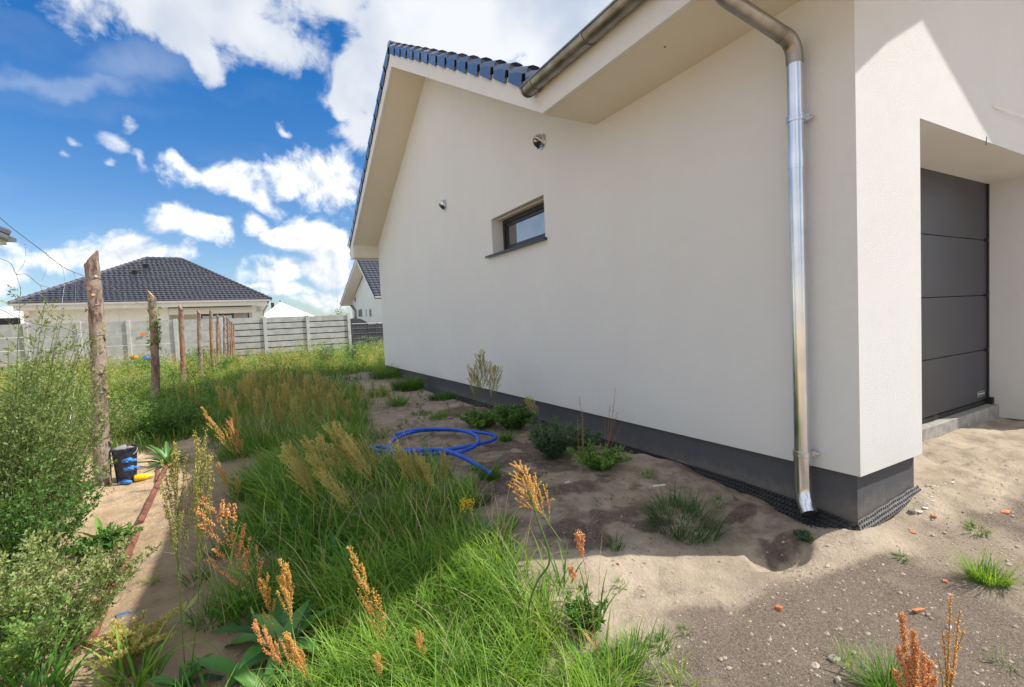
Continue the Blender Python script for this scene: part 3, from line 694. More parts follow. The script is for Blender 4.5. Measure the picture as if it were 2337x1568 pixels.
# loose cable end above the garage door
cab = [PL(2268, 243, 1, -0.01), PL(2276, 246, 1, -0.012), PL(2290, 250, 1, -0.02), PL(2303, 256, 1, -0.03), PL(2320, 260, 1, -0.035), PL(2345, 271, 1, -0.03), PL(2400, 290, 1, -0.01)]
part('loose_cable', MB().tube([tuple(q) for q in cab], 0.005, 6), M_white, house, label='white cable end sticking out above the garage door')
ck = [PL(2252, 312, 1, -0.0015), PL(2250.5, 325, 1, -0.0015), PL(2250, 331, 1, -0.0015)]
part('plaster_crack', MB().tube([tuple(q) for q in ck], 0.003, 4), M_plinth, house)

# ------------------------------------------------------------------ drainage membrane
def membrane():
    b = MB(); pr_ = 0.028
    ny_ = 330
    def P(i, j, off=0.0, j2=0.0):
        y = 0.02+i*pr_; t = j/6.0
        zt = 0.0-0.07*math.exp(-y*2.2) if y < 3 else 0.0
        zz = zt*1.0-0.125*t+0.012*math.sin(y*9)*t; xx = 0.028-0.02-0.15*t-0.02*math.sin(y*5.3)*t-0.004
        return (xx-0.6*off, y, zz+0.8*off)
    idx = {}
    for i in range(ny_+1):
        for j in range(7): idx[i, j] = len(b.v); b.v.append(P(i, j))
    for i in range(ny_):
        for j in range(6): b.f.append((idx[i, j], idx[i, j+1], idx[i+1, j+1], idx[i+1, j]))
    for i in range(230):
        for j in range(6):
            s = 0.5*(j % 2); q = [P(i+s+a, j+c2, 0.009) for a, c2 in ((.28, .28), (.28, .72), (.72, .72), (.72, .28))]
            q0 = [P(i+s+a, j+c2, 0.0005) for a, c2 in ((.12, .12), (.12, .88), (.88, .88), (.88, .12))]
            b.add(q0+q, [(4, 5, 6, 7), (0, 1, 5, 4), (1, 2, 6, 5), (2, 3, 7, 6), (3, 0, 4, 7)])
    return b
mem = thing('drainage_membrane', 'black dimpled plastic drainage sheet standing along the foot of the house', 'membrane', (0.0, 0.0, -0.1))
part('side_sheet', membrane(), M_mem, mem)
b = MB(); b2 = MB()
def PF(u, v, off=0.0):                         # front strip, u along x, v up
    x = -0.005+u*0.80; zb_ = -0.125+0.085*u; return (x, 0.028-0.012-0.025*(1-v)-off, zb_+v*(0.085-0.02*u)+0.003*math.sin(u*25)*v)
for i in range(30):
    for j in range(3):
        b.quad(PF(i/30, j/3), PF((i+1)/30, j/3), PF((i+1)/30, (j+1)/3), PF(i/30, (j+1)/3))
        s = 0.5*(j % 2)
        c0 = ((i+0.5+s)/30, (j+0.5)/3)
        ringp = [PF(c0[0]+0.0115*math.cos(a), c0[1]+0.125*math.sin(a), 0.0015) for a in [k*math.pi/3 for k in range(6)]]
        ringt = [PF(c0[0]+0.009*math.cos(a), c0[1]+0.10*math.sin(a), 0.003) for a in [k*math.pi/3 for k in range(6)]]
        b2.add(ringp+ringt, [(0, 1, 2, 3, 4, 5), (11, 10, 9, 8, 7, 6)]+[(k, (k+1) % 6, 6+(k+1) % 6, 6+k) for k in range(6)])
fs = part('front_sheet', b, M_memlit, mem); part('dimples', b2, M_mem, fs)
fs['label'] = 'sunlit-coloured grey web of the sheet in front of the corner'

# ------------------------------------------------------------------ wooden posts and wire
def post_mesh(name, base, topp, r, seed, warm=0.0, cut=0.07, segs=22, rings=70):
    b = np.array(base, float); tpt = np.array(topp, float); ax = tpt-b; Lp = np.linalg.norm(ax); ax /= Lp
    xx = np.cross(ax, [0, 1, 0]); xx /= np.linalg.norm(xx); yy = np.cross(ax, xx)
    V = []; 
    th = np.linspace(0, 2*math.pi, segs, endpoint=False)
    for i in range(rings+1):
        t = i/rings; c = b+ax*Lp*t+xx*0.012*math.sin(t*5+seed)+yy*0.01*math.cos(t*4+seed)
        rad = r*(1.08-0.16*t)*np.ones(segs)
        rad += r*0.24*(vnoise(th*1.3+seed*3, np.full(segs, t*Lp), 0.16, seed+30)-0.5)*(0.5+0.5*np.abs(np.cos(th)))
        rad += r*0.14*(vnoise(th*2.2+seed, np.full(segs, t*Lp*1.6), 0.05, seed+31)-0.5)
        rad[-1] = (rad[-2]+rad[0])/2
        for j in range(segs):
            q = c+(xx*math.cos(th[j])+yy*math.sin(th[j]))*rad[j]
            if i == rings: q = q-ax*cut*(0.5+0.5*math.cos(th[j]-CUTDIR))*1.4
            elif i > rings-6:
                lim = Lp-cut*(0.5+0.5*math.cos(th[j]-CUTDIR))*1.4-0.004*(rings-i)
                d = float((q-b) @ ax)
                if d > lim: q = q-ax*(d-lim)
            V.append(q)
    V = np.array(V); I = np.arange((rings+1)*segs).reshape(rings+1, segs); R = np.roll(I, -1, 1)
    Q = np.stack([I[:-1].ravel(), R[:-1].ravel(), R[1:].ravel(), I[1:].ravel()], 1)
    cen = len(V); V = np.vstack([V, V[-segs:].mean(0)]); T = np.stack([I[-1], R[-1], np.full(segs, cen)], 1)
    me = mk(name, V-b, Q, T, {'warm': np.full(len(V), warm)}, smooth=True, mat=M_bark)
    me.materials.append(M_cutwood); mi = np.zeros(len(me.polygons), np.int32); mi[len(Q):] = 1; me.polygons.foreach_set('material_index', mi)
    sm = np.ones(len(me.polygons), bool); sm[len(Q):] = False; me.polygons.foreach_set('use_smooth', sm)
    me.set_sharp_from_angle(angle=1.2)
    return me
CUTDIR = 0.0
# top pixel, width pixel, base pixel; the row runs on x = -4.5
POSTS = [((203, 571), 27, (240, 1112), 0.2, 'nearest and thickest bark-covered fence post, slanted top, wired to the mesh'),
         ((345, 662), 15, (357, 960), 0.35, 'second fence post from the front with green ivy on its upper half'),
         ((413, 694), 9.6, (418, 915), 0.9, 'third fence post, reddish bare wood with a split slanted top'),
         ((454, 706), 8, (457, 868), 0.2, 'fourth fence post, dark brown with a pointed top'),
         ((480, 707), 7, (487, 862), 0.9, 'fifth fence post, thin orange-brown stake'),
         ((495.6, 717), 5.8, (498, 835), 0.5, 'sixth fence post, pale brown stake standing before the boards'),
         ((510, 718), 5, (513, 832), 0.3, 'seventh fence post, first of the tight far bunch'),
         ((518.5, 723), 5, (521, 828), 0.5, 'eighth fence post, second of the tight far bunch'),
         ((523.8, 729), 4, (526, 824), 0.4, 'ninth fence post, third of the tight far bunch'),
         ((529, 733), 3.8, (531, 820), 0.6, 'tenth fence post, last but one of the far bunch'),
         ((533, 738), 3.4, (534.5, 816), 0.6, 'eleventh and farthest fence post beside the slatted concrete fence')]
post_w = []
for i, (tp, wp, bp, warm, lab) in enumerate(POSTS):
    if i == 0: bs = G(*bp); dep = depth_of(bs)
    elif i == 1: bs = G(355, 958); dep = 8.2; bs = D(356, 955, dep)
    else: 
        dep = [0, 0, 11.4, 13.6, 15.6, 17.4, 18.8, 19.7, 20.4, 21.0, 21.4][i] if i > 1 else 8.2
        bs = D(bp[0], bp[1], dep)
    tpt = D(tp[0]+wp*0.1, tp[1], dep)
    if i: bs = np.array([bs[0], bs[1], 0.0]) if abs(bs[2]) < 1.2 else bs
    rw = wp/1082*dep*0.53
    bs2 = np.array(bs)-np.array([0, 0, 0.15])
    CUTDIR = 3.0 if i != 0 else math.pi*0.02
    me = post_mesh('wooden_post', bs2, tpt, rw, i+1, warm, cut=0.10 if i < 4 else 0.05, segs=22 if i < 3 else 12, rings=110 if i < 3 else 40)
    o = link('wooden_post', me, None, bs2); tag(o, lab, 'fence post', 'rough wooden fence posts in a row')
    post_w.append((bs2, tpt, rw, o))
# stubs and peeling bark on the near post
bs, tpt, rw, po = post_w[0]
rg = random.Random(3)
for k in range(16):
    t = 0.16+0.78*k/16+rg.uniform(-.02, .02); c = bs+(tpt-bs)*t; a = rg.uniform(-2.6, 0.3)
    dr = np.array([math.cos(a), math.sin(a), 0.35]); s0 = c+dr*rw*0.8
    if k % 2:
        part('branch_stub', MB().tube([tuple(s0), tuple(s0+dr*0.022)], [0.017, 0.012], 7), M_cutwood, po)
    else:
        sd_ = np.array([-dr[1], dr[0], 0])*rg.uniform(.015, .03)
        q = s0+dr*0.012; e = q+np.array([0, 0, -0.03-0.03*rg.random()])+dr*0.014
        part('bark_flake', MB().add([q-sd_, q+sd_, e+sd_*0.6, e-sd_*0.8, q-sd_-dr*.01, q+sd_-dr*.01], [(0, 1, 2, 3), (0, 4, 5, 1), (0, 3, 4), (1, 5, 2)]), M_barkchip, po)
WX = -4.50
def wp_(l, x=WX): return [tuple(PL(a, b, 0, x)) for a, b in l]
wf = thing('wire_mesh_fence', 'thin sagging wire mesh strung on the wooden posts at the left edge', 'wire fence', (WX, 3.0, 0))
def smooth_path(pts, n=5):
    P = [Vector(q) for q in pts]; out_ = []
    for i in range(len(P)-1):
        p0, p1, p2, p3 = P[max(i-1, 0)], P[i], P[i+1], P[min(i+2, len(P)-1)]
        for k in range(n):
            t = k/n; out_.append(0.5*((2*p1)+(-p0+p2)*t+(2*p0-5*p1+4*p2-p3)*t*t+(-p0+3*p1-3*p2+p3)*t**3))
    out_.append(P[-1]); return out_
strands = [([(-60, 440), (0, 497), (40, 530), (97, 573), (145, 610), (192, 630)], 0.0024), ([(192, 632), (209, 640), (232, 645), (275, 668), (310, 690), (340, 702)], 0.0022),
           ([(-60, 575), (0, 590), (25, 602), (38, 626), (60, 626), (90, 650), (115, 657), (150, 670), (192, 684)], 0.0016), ([(-60, 690), (0, 706), (40, 726), (62, 733), (93, 742), (140, 747), (170, 757), (195, 759)], 0.0020),
           ([(-60, 705), (0, 701), (30, 715), (60, 728), (93, 740)], 0.0012),
           ([(-60, 925), (0, 910), (60, 905), (120, 900), (205, 868), (215, 866)], 0.0018), ([(-60, 1050), (0, 1043), (40, 1022), (120, 975), (170, 955), (205, 935)], 0.0018),
           ([(-60, 990), (0, 985), (70, 980), (150, 975), (225, 950)], 0.0014), ([(-60, 1180), (0, 1155), (60, 1120), (140, 1095), (215, 1030)], 0.0018),
           ([(-40, 1260), (0, 1225), (40, 1180), (90, 1150), (180, 1095), (235, 1075)], 0.0015)]
stays = [[(57, 557), (58, 590), (50, 610), (38, 626), (46, 655), (47, 680), (33, 708)], [(106, 577), (107, 610), (93, 652), (105, 680), (106, 700), (93, 740), (88, 800)], [(137, 604), (146, 625), (146, 660), (142, 690), (141, 745), (138, 810)],
         [(168, 622), (172, 645), (172, 750), (170, 800)], [(70, 730), (65, 800), (62, 900), (50, 980), (25, 1090), (10, 1160), (15, 1280)], [(175, 760), (172, 860), (160, 960), (150, 1050), (140, 1180), (130, 1270)],
         [(232, 645), (262, 660), (270, 690), (272, 720), (274, 760)], [(285, 672), (285, 700), (282, 720)], [(20, 1090), (45, 1000), (60, 940)], [(10, 1160), (28, 1220), (24, 1300)]]
for pts, r in strands: part('wire_strand', MB().tube(smooth_path(wp_(pts)), r, 5), M_wire, wf, smooth=True)
for pts in stays: part('wire_stay', MB().tube(smooth_path(wp_(pts)), 0.0012, 5), M_wire, wf, smooth=True)
kn = MB()
for (a, b_) in [(57, 557), (38, 626), (33, 708), (106, 577), (93, 652), (137, 604), (168, 622), (142, 745), (93, 740), (170, 757), (62, 904), (160, 955), (150, 975), (262, 660), (285, 672)]:
    c = PL(a, b_, 0, WX); kn.add([c+np.array(v)*0.006 for v in ((1, 0, 0), (0, 1, 0), (-1, 0, 0), (0, -1, 0), (0, 0, 1), (0, 0, -1))], [(0, 1, 4), (1, 2, 4), (2, 3, 4), (3, 0, 4), (1, 0, 5), (2, 1, 5), (3, 2, 5), (0, 3, 5)])
o = part('knots', kn, M_wire, wf); o['kind'] = 'stuff'
# wire turns round the near post
for (py0, py1) in ((636, 632), (693, 700), (756, 750), (832, 834), (878, 866)):
    t = (py0-571)/(1112-571); c = tpt+(bs-tpt)*t; loop = []
    for k in range(15):
        a = 2*math.pi*k/14; loop.append((c[0]+math.cos(a)*rw*1.09, c[1]+math.sin(a)*rw*1.09, c[2]+0.02*math.cos(a+1)))
    part('wire_tie', MB().tube(loop, 0.0022, 5), M_wire, wf, smooth=True)

# ------------------------------------------------------------------ concrete fence behind
def fy(x): return 23.3-(x-0.9)*0.085
posts_px = [-60, 58, 180, 292, 400, 505, 604, 702, 796]
fpos = []
for px in posts_px:
    x = PL(px, 740, 1, 23.5)[0]
    for _ in range(4): x = PL(px, 740, 1, fy(x))[0]
    fpos.append((x, fy(x)))
FH_ = 1.98
cf = thing('concrete_fence', 'long grey precast concrete fence across the far side of the plot', 'fence', (fpos[4][0], fpos[4][1], 0))
def ftop(x): return 2.0+(0.9-x)*0.008
for i, (x, y) in enumerate(fpos):
    zt = ftop(x)+0.04+(0.06 if i == len(fpos)-1 else 0)
    part('post', MB().box(x-0.07, x+0.07, y-0.09, y+0.07, -0.2, zt), M_fence, cf, bevel=0.008)
for i in range(len(fpos)-1):
    (x0, y0), (x1, y1) = fpos[i], fpos[i+1]; slat = i >= 5
    n = 7 if slat else 4
    zt = ftop((x0+x1)/2)
    for k in range(n):
        hz = zt/n; gap = 0.042 if slat else 0.016
        za = zt-(k+1)*hz+gap; zb_ = zt-k*hz
        if k == n-1: za = -0.1
        b = MB(); t_ = 0.035
        b.add([(x0+0.05, y0-t_, za), (x1-0.05, y1-t_, za), (x1-0.05, y1+t_, za), (x0+0.05, y0+t_, za), (x0+0.05, y0-t_, zb_), (x1-0.05, y1-t_, zb_), (x1-0.05, y1+t_, zb_), (x0+0.05, y0+t_, zb_)],
              [(0, 3, 2, 1), (4, 5, 6, 7), (0, 1, 5, 4), (1, 2, 6, 5), (2, 3, 7, 6), (3, 0, 4, 7)])
        part('board' if slat else 'panel', b, M_fence, cf)
for i in range(5, len(fpos)-1):
    (x0, y0), (x1, y1) = fpos[i], fpos[i+1]; zt = ftop((x0+x1)/2)
    b = MB(); b.add([(x0+0.05, y0+.036, 0), (x1-0.05, y1+.036, 0), (x1-0.05, y1+.046, 0), (x0+0.05, y0+.046, 0), (x0+0.05, y0+.036, zt-.02), (x1-0.05, y1+.036, zt-.02), (x1-0.05, y1+.046, zt-.02), (x0+0.05, y0+.046, zt-.02)],
              [(0, 3, 2, 1), (4, 5, 6, 7), (0, 1, 5, 4), (1, 2, 6, 5), (2, 3, 7, 6), (3, 0, 4, 7)])
    part('gap_shade', b, M_dark, cf)  # added dark sheet standing in for the shade between the boards
sx, sy, sz = PL(326, 762, 1, fy(fpos[3][0]+0.8)-0.05)
single('notice_tag', MB().box(sx-0.09, sx+0.09, sy-0.012, sy, sz-0.05, sz+0.05), M_orange, (sx, sy, sz-0.05), 'small orange rectangular tag on the left part of the concrete fence', 'tag')
# orange and blue litter at the fence foot
pp = D(308, 817, 18.5); 
b = MB(); b.lathe([(0.001, 0.0), (0.13, 0.0), (0.16, 0.1), (0.13, 0.14), (0.001, 0.15)], 12, (0, 0, 0)); b.v = [(x+pp[0], y+pp[1], z+pp[2]-0.06) for x, y, z in b.v]
single('orange_tub', b, M_orange, (pp[0], pp[1], pp[2]-0.06), 'small orange plastic tub in the weeds at the foot of the far fence', 'tub', smooth=True)
pp = D(335, 818, 18.3); b = MB(); b.lathe([(0.001, 0), (0.09, 0), (0.11, 0.06), (0.10, 0.18), (0.05, 0.2), (0.001, 0.2)], 12); b.v = [(x+pp[0], y+pp[1], z+pp[2]-0.09) for x, y, z in b.v]
single('blue_canister', b, M_hose, (pp[0], pp[1], pp[2]-0.09), 'small blue canister in the weeds beside the orange tub', 'canister', smooth=True)

# ------------------------------------------------------------------ neighbour house (hip roof) at the left
def far_tile_me(wd, ln, mat):
    b = MB(); n = 5; pr = []
    for i in range(n+1):
        u = i/n; pr.append((u*wd, 0.035*math.sin(math.pi*u), -0.05*math.sin(math.pi*u)))
    for (x, z, dy) in pr: b.v.append((x, dy, z+0.045))
    for (x, z, dy) in pr: b.v.append((x, ln, z*0.8+0.0))
    for (x, z, dy) in pr: b.v.append((x, dy, z+0.0))
    k = n+1
    for i in range(n): b.f.append((i, i+1, k+i+1, k+i)); b.f.append((2*k+i, 2*k+i+1, i+1, i))
    return b
HX0, HX1, HY0, HZ = -14.15, -2.0, 32.7, 3.46; RX0, RX1, HRY, HRZ = -9.25, -7.3, 39.35, 6.82; HY1 = HRY*2-HY0
nb = thing('neighbour_bungalow', 'white bungalow with big dark hipped tile roof behind the concrete fence', 'house', ((HX0+HX1)/2, HY0, 0))
b = MB(); E = [(HX0, HY0, HZ), (HX1, HY0, HZ), (HX1, HY1, HZ), (HX0, HY1, HZ), (RX0, HRY, HRZ), (RX1, HRY, HRZ)]
b.add(E, [(0, 1, 5, 4), (1, 2, 5), (2, 3, 4, 5), (3, 0, 4), (3, 2, 1, 0)])
nroof = part('roof', b, M_tilefar, nb)
rows, tw = 24, 0.262; ydir = Vector((0, HRY-HY0, HRZ-HZ)); SLen = ydir.length; yd = ydir.normalized(); rl = SLen/rows
ft_me = far_tile_me(tw, rl*1.05, M_tilefar).mesh('tile', M_tilefar); autosm = ft_me.polygons.foreach_set('use_smooth', np.ones(len(ft_me.polygons), bool)); ft_me.set_sharp_from_angle(angle=0.8)
tilecount = 0; rest_b = MB(); base_t = far_tile_me(tw, rl*1.05, M_tilefar); zax = Vector((1, 0, 0)).cross(yd)
ro = wpos(nroof)
for r in range(rows):
    t = r/rows; xa = HX0+(RX0-HX0)*(t+0.5/rows); xb = HX1+(RX1-HX1)*(t+0.5/rows); org = Vector((0, HY0, HZ))+ydir*t-yd*0.03+zax*0.012
    n = int((xb-xa)/tw); x0 = xa+((xb-xa)-n*tw)/2
    for k in range(n):
        x = x0+k*tw; P = Vector((x, org.y, org.z))
        if tilecount < 290:
            o = link('tile', ft_me, nroof); Mx = Matrix((Vector((1, 0, 0)), yd, zax)).transposed().to_4x4(); o.matrix_local = Matrix.Translation(P-Vector(ro)) @ Mx; tilecount += 1
        else:
            rest_b.add([P+Vector((1, 0, 0))*v[0]+yd*v[1]+zax*v[2] for v in base_t.v], base_t.f)
o = part('tiles_above', rest_b, M_tilefar, nroof); o['kind'] = 'stuff'
def ridge_run(a, b_, n, r, parent, mat):
    a = Vector(a); b_ = Vector(b_)
    for k in range(n):
        p0 = a+(b_-a)*(k/n); p1 = a+(b_-a)*((k+1.12)/n)
        part('ridge_tile', MB().tube([tuple(p0+Vector((0, 0, .02))), tuple(p1)], [r*1.15, r*0.9], 7), mat, parent)
M_hiplit = simple('lit_hip_tile', (0.09, 0.07, 0.075), (0.14, 0.11, 0.11), 0.22, coat=0.8, spec=0.8, scale=2)  # paler pinkish copy of the far tile, sunlight on the left hip as colour
ridge_run(E[0], E[4], 26, 0.10, nroof, M_hiplit); ridge_run(E[1], E[5], 26, 0.10, nroof, M_tilefar); ridge_run(E[4], E[5], 6, 0.10, nroof, M_tilefar)
for (px, py) in ((308, 626), (334, 611)):
    q = PL(px, py, 1, 36.5); b = MB(); 
    yy = HY0+0.5; 
    # point on the roof plane along the sight line
    d = ray(px, py); nrm = np.array([0, -(HRZ-HZ), (HRY-HY0)]); tt = (np.array([0, HY0, HZ])-CAM) @ nrm/(d @ nrm); q = CAM+d*tt
    b.box(q[0]-0.13, q[0]+0.13, q[1]-0.2, q[1]+0.2, q[2]-0.05, q[2]+0.22); part('roof_vent', b, M_dark, nroof)
b = MB(); b.box(HX0+0.05, HX1-0.05, HY0-0.09, HY0+0.03, HZ-0.13, HZ-0.02); part('gutter', b, M_lightgrey, nb)
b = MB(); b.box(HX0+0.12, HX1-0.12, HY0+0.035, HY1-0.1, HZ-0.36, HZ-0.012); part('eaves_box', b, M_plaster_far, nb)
WY = HY0+0.75
def X_(px, y=WY, py=720): return float(PL(px, py, 1, y)[0])
xw0, xw1, xw2, xw3 = X_(66), X_(385), X_(586), X_(598)
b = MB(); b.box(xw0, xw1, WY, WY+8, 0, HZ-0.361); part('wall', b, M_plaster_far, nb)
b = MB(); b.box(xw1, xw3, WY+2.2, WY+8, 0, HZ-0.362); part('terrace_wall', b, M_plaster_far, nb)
zb1 = float(PL(480, 714, 1, WY)[2])
b = MB(); b.box(xw1+0.005, xw3-0.3, WY+0.02, WY+0.4, zb1-0.05, HZ-0.363); part('terrace_beam', b, M_plaster_far, nb)
b = MB(); b.box(xw2-0.25, xw3, WY+0.03, WY+0.5, 0, zb1-0.052); part('terrace_pillar', b, M_plaster_far, nb)
z1, z2 = float(PL(480, 693, 1, WY)[2]), float(PL(480, 701, 1, WY)[2])
b = MB(); b.box(xw1+0.01, X_(576), WY-0.10, WY+0.015, z2, z1); b.box(xw1+0.01, X_(576), WY-0.14, WY-0.09, z2-0.03, z2+0.05); part('awning_box', b, M_redbrown, nb)
yw = WY+2.19; b = MB(); gx0, gx1 = X_(459, yw), X_(568, yw); gz1 = float(PL(510, 712, 1, yw)[2]); b.box(gx0, gx1, yw-0.03, yw, 0.1, gz1); td = part('terrace_door', b, M_anth, nb)
for k in range(3):
    a0 = gx0+0.06+k*(gx1-gx0-0.06)/3; part('pane', MB().box(a0, a0+(gx1-gx0)/3-0.12, yw-0.04, yw-0.031, 0.2, gz1-0.08), M_glass, td)
for k in range(14):
    a0 = gx0+(gx1-gx0)*0.68+k*(gx1-gx0)*0.3/14; part('blind_slat', MB().box(a0, a0+0.05, yw-0.05, yw-0.042, 0.25, gz1-0.1), M_lightgrey, td)
b = MB(); b.tube([(HX1-0.15, HY0+0.0, HZ-0.1), (HX1-0.2, HY0+0.1, HZ-0.35), (xw3+0.1, WY-0.06, HZ-0.75), (xw3+0.06, WY-0.06, HZ-1.0), (xw3+0.06, WY-0.06, 0.1)], 0.05, 8); part('downpipe', b, M_zincdark, nb, smooth=True)
# end column lit white at the left
b = MB(); xa = X_(54, WY-0.1); b.box(xa, X_(66, WY-0.1), WY-0.12, WY+0.3, 0, HZ-0.37); part('porch_pillar', b, M_white, nb)
# icicle light string
b = MB(); rg = random.Random(5)
x = xw0+0.2
b.tube([(xw0, WY-0.03, HZ-0.38), (xw1, WY-0.03, HZ-0.38)], 0.008, 4)
while x < xw1:
    l = rg.choice([0.15, 0.3, 0.45, 0.25]); b.tube([(x, WY-0.03, HZ-0.38), (x+rg.uniform(-.02, .02), WY-0.03, HZ-0.38-l)], 0.008, 4); x += rg.uniform(0.09, 0.18)
single('icicle_lights', b, M_white, (xw0, WY-0.03, HZ-0.4), 'string of short white hanging lights under the eaves of the bungalow', 'light string')
# antenna on a mast
p0 = D(622, 718, 33); p1 = D(620, 681, 33)
an = thing('satellite_mast', 'thin mast with a small grey panel beside the bungalow roof', 'mast', p0-np.array([0, 0, 2.4]))
part('mast', MB().tube([tuple(p0-np.array([0, 0, 2.4])), tuple(p1)], 0.03, 6), M_lightgrey, an)
q = D(622, 695, 32.9); part('panel', MB().box(q[0]-0.10, q[0]+0.10, q[1]-0.05, q[1]+0.02, q[2]-0.42, q[2]+0.12), M_redbrown, an)
# white tent
ap = D(640, 693, 33); a0 = D(588, 729, 31); a1 = D(735, 729, 31)
hw = (a1[0]-a0[0])/2; cxm = (a0[0]+a1[0])/2; yb0 = a0[1]; zt_ = a0[2]
tn = thing('garden_tent', 'white canvas garden tent with a pointed roof behind the slatted fence', 'tent', (cxm, yb0, 0))
b = MB(); apx = (ap[0], yb0+hw, ap[2]+0.12); cr = [(cxm-hw, yb0, zt_), (cxm+hw, yb0, zt_), (cxm+hw, yb0+2*hw, zt_), (cxm-hw, yb0+2*hw, zt_)]
b.add(cr+[apx], [(0, 1, 4), (1, 2, 4), (2, 3, 4), (3, 0, 4)]); part('canopy', b, M_tent, tn)
b = MB(); 
for (x, y, z) in cr: b.box(x-0.03, x+0.03, y-0.03, y+0.03, 0, z)
part('poles', b, M_lightgrey, tn)
part('finial', MB().tube([apx, (apx[0], apx[1], apx[2]+0.12)], 0.04, 6), M_dark, tn)
b = MB()
for i in range(4):
    a_, b_ = cr[i], cr[(i+1) % 4]; b.quad(a_, b_, (b_[0], b_[1], b_[2]-0.12), (a_[0], a_[1], a_[2]-0.12))
part('valance', b, M_tent, tn)
# distant dark roof behind the tent
q0 = D(680, 716, 60); q1 = D(722, 724, 60); q2 = D(700, 712, 62)
fr = thing('distant_roof_house', 'low dark roof showing behind the right side of the white tent', 'house', (q0[0], q0[1], 0))
b = MB(); xa, xb, ya = q0[0]-3, q1[0], q0[1]; zr_ = q0[2]+0.25; ze_ = q1[2]
b.prism([(xa, ya, ze_), (xb, ya, ze_), (xb-1.2, ya, zr_), (xa, ya, zr_+.1)], (0, 8, 0)); part('roof', b, M_tilefar, fr)
part('wall', MB().box(xa+0.2, xb-0.3, ya+0.3, ya+7.7, 0, ze_-0.002), M_plaster_far, fr)

# house corner at the far left edge
q = D(21, 545, 14)
lh = thing('left_edge_house', 'dark eave corner of a house poking into the left edge of the picture', 'house', (q[0]-4, q[1], 0))
b = MB(); x1 = q[0]; 
b.prism([(x1, q[1]+0.0, q[2]), (x1-9, q[1]+0.0, q[2]), (x1-9, q[1]-5, q[2]+2.6), (x1-4.6, q[1]-5, q[2]+2.6)], (0, 0, 0.1)); b.prism([(x1, q[1], q[2]), (x1-4.6, q[1]-5, q[2]+2.6), (x1, q[1]-10, q[2])], (0, 0, 0.1)); part('roof', b, M_tilefar, lh)
ridge_run((x1-0.02, q[1]+0.02, q[2]+0.14), (x1-4.6, q[1]-5, q[2]+2.75), 14, 0.11, lh, M_tilefar)
part('gutter', MB().box(x1-9, x1+0.03, q[1]+0.01, q[1]+0.12, q[2]-0.08, q[2]+0.03).box(x1+0.01, x1+0.12, q[1]-10, q[1]+0.12, q[2]-0.08, q[2]+0.031), M_zincdark, lh)
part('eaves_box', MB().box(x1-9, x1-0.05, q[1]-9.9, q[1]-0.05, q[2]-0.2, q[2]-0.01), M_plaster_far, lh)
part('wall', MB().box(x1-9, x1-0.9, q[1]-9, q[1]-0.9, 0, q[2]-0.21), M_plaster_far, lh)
# white house behind at far left
q = D(-40, 700, 44); q2 = D(40, 745, 44)
wh = thing('white_block_house', 'flat white building at the far left behind the concrete fence', 'house', (q[0], q[1], 0))
part('wall', MB().box(q[0]-6, D(30, 720, 44)[0], q[1]+1.0, q[1]+9, 0, q[2]), M_white, wh)
part('side_wall', MB().box(q[0]-6, D(18, 720, 42)[0], q[1]-1.0, q[1]+0.99, 0, D(20, 722, 43)[2]), M_white, wh)
b = MB(); z_ = D(0, 733, 42)[2]; b.box(q[0]-6, D(15, 733, 42)[0], q[1]-1.05, q[1]-1.01, z_-0.3, z_+0.35); part('window', b, M_dark, wh)

# ------------------------------------------------------------------ twin house at the right behind
TX = 3.70; AY, AZ = 33.8, 6.25; EY, EZ2 = 28.9, 3.2; FYY, FZZ = 41.9, 3.42
tw_ = thing('gabled_house_behind', 'white gabled house with dark tiles seen past the far corner of the main house', 'house', (TX, EY, 0))
b = MB(); s1 = (AZ-EZ2)/(AY-EY); s2 = (AZ-FZZ)/(FYY-AY); wx = TX+0.85
b.prism([(wx, EY+0.6, 0), (wx, EY+0.6, EZ2+0.1), (wx, AY, AZ-0.25), (wx, FYY-0.6, FZZ+0.1), (wx, FYY-0.6, 0)], (9, 0, 0)); part('wall', b, M_plaster_far, tw_)
b = MB()
def slp(bm, x0, x1, ya, za, yb, zb, t): slopebox(bm, x0, x1, ya, za, yb, zb, t)
slp(b, TX+0.03, TX+0.849, EY+.05, EZ2-0.1, AY, AZ-0.1-0.0, 0.02); slp(b, TX+0.03, TX+0.849, AY, AZ-0.1, FYY, FZZ-0.1, 0.02); part('soffit', b, M_soffit, tw_)
b = MB(); slp(b, TX-0.02, TX+0.02, EY, EZ2-0.14, AY, AZ-0.14, 0.16); slp(b, TX-0.02, TX+0.02, AY, AZ-0.14, FYY, FZZ-0.14, 0.16); part('bargeboard', b, M_plaster_far, tw_)
b = MB(); slp(b, TX-0.05, TX+9, EY-0.1, EZ2+0.02, AY, AZ+0.04, 0.08); slp(b, TX-0.05, TX+9, AY, AZ+0.04, FYY+0.1, FZZ+0.02, 0.08); troof = part('roof', b, M_tile, tw_)
b0 = far_tile_me(0.30, 0.38, M_tilefar); bt = b0.mesh('tile', M_tilefar); bt.polygons.foreach_set('use_smooth', np.ones(len(bt.polygons), bool)); bt.set_sharp_from_angle(angle=0.8)
yd2 = Vector((0, 1, s1)).normalized(); z2_ = Vector((1, 0, 0)).cross(yd2); nr = 16; tot = Vector((0, AY-EY+0.1, AZ-EZ2+0.02)); cnt = 0; ro = wpos(troof)
for r in range(nr):
    for k in range(18):
        P = Vector((TX-0.02+k*0.30, EY-0.13, EZ2+0.105))+tot*(r/nr)
        o = link('tile', bt, troof); Mx = Matrix((Vector((1, 0, 0)), yd2, z2_)).transposed().to_4x4(); o.matrix_local = Matrix.Translation(P-Vector(ro)) @ Mx
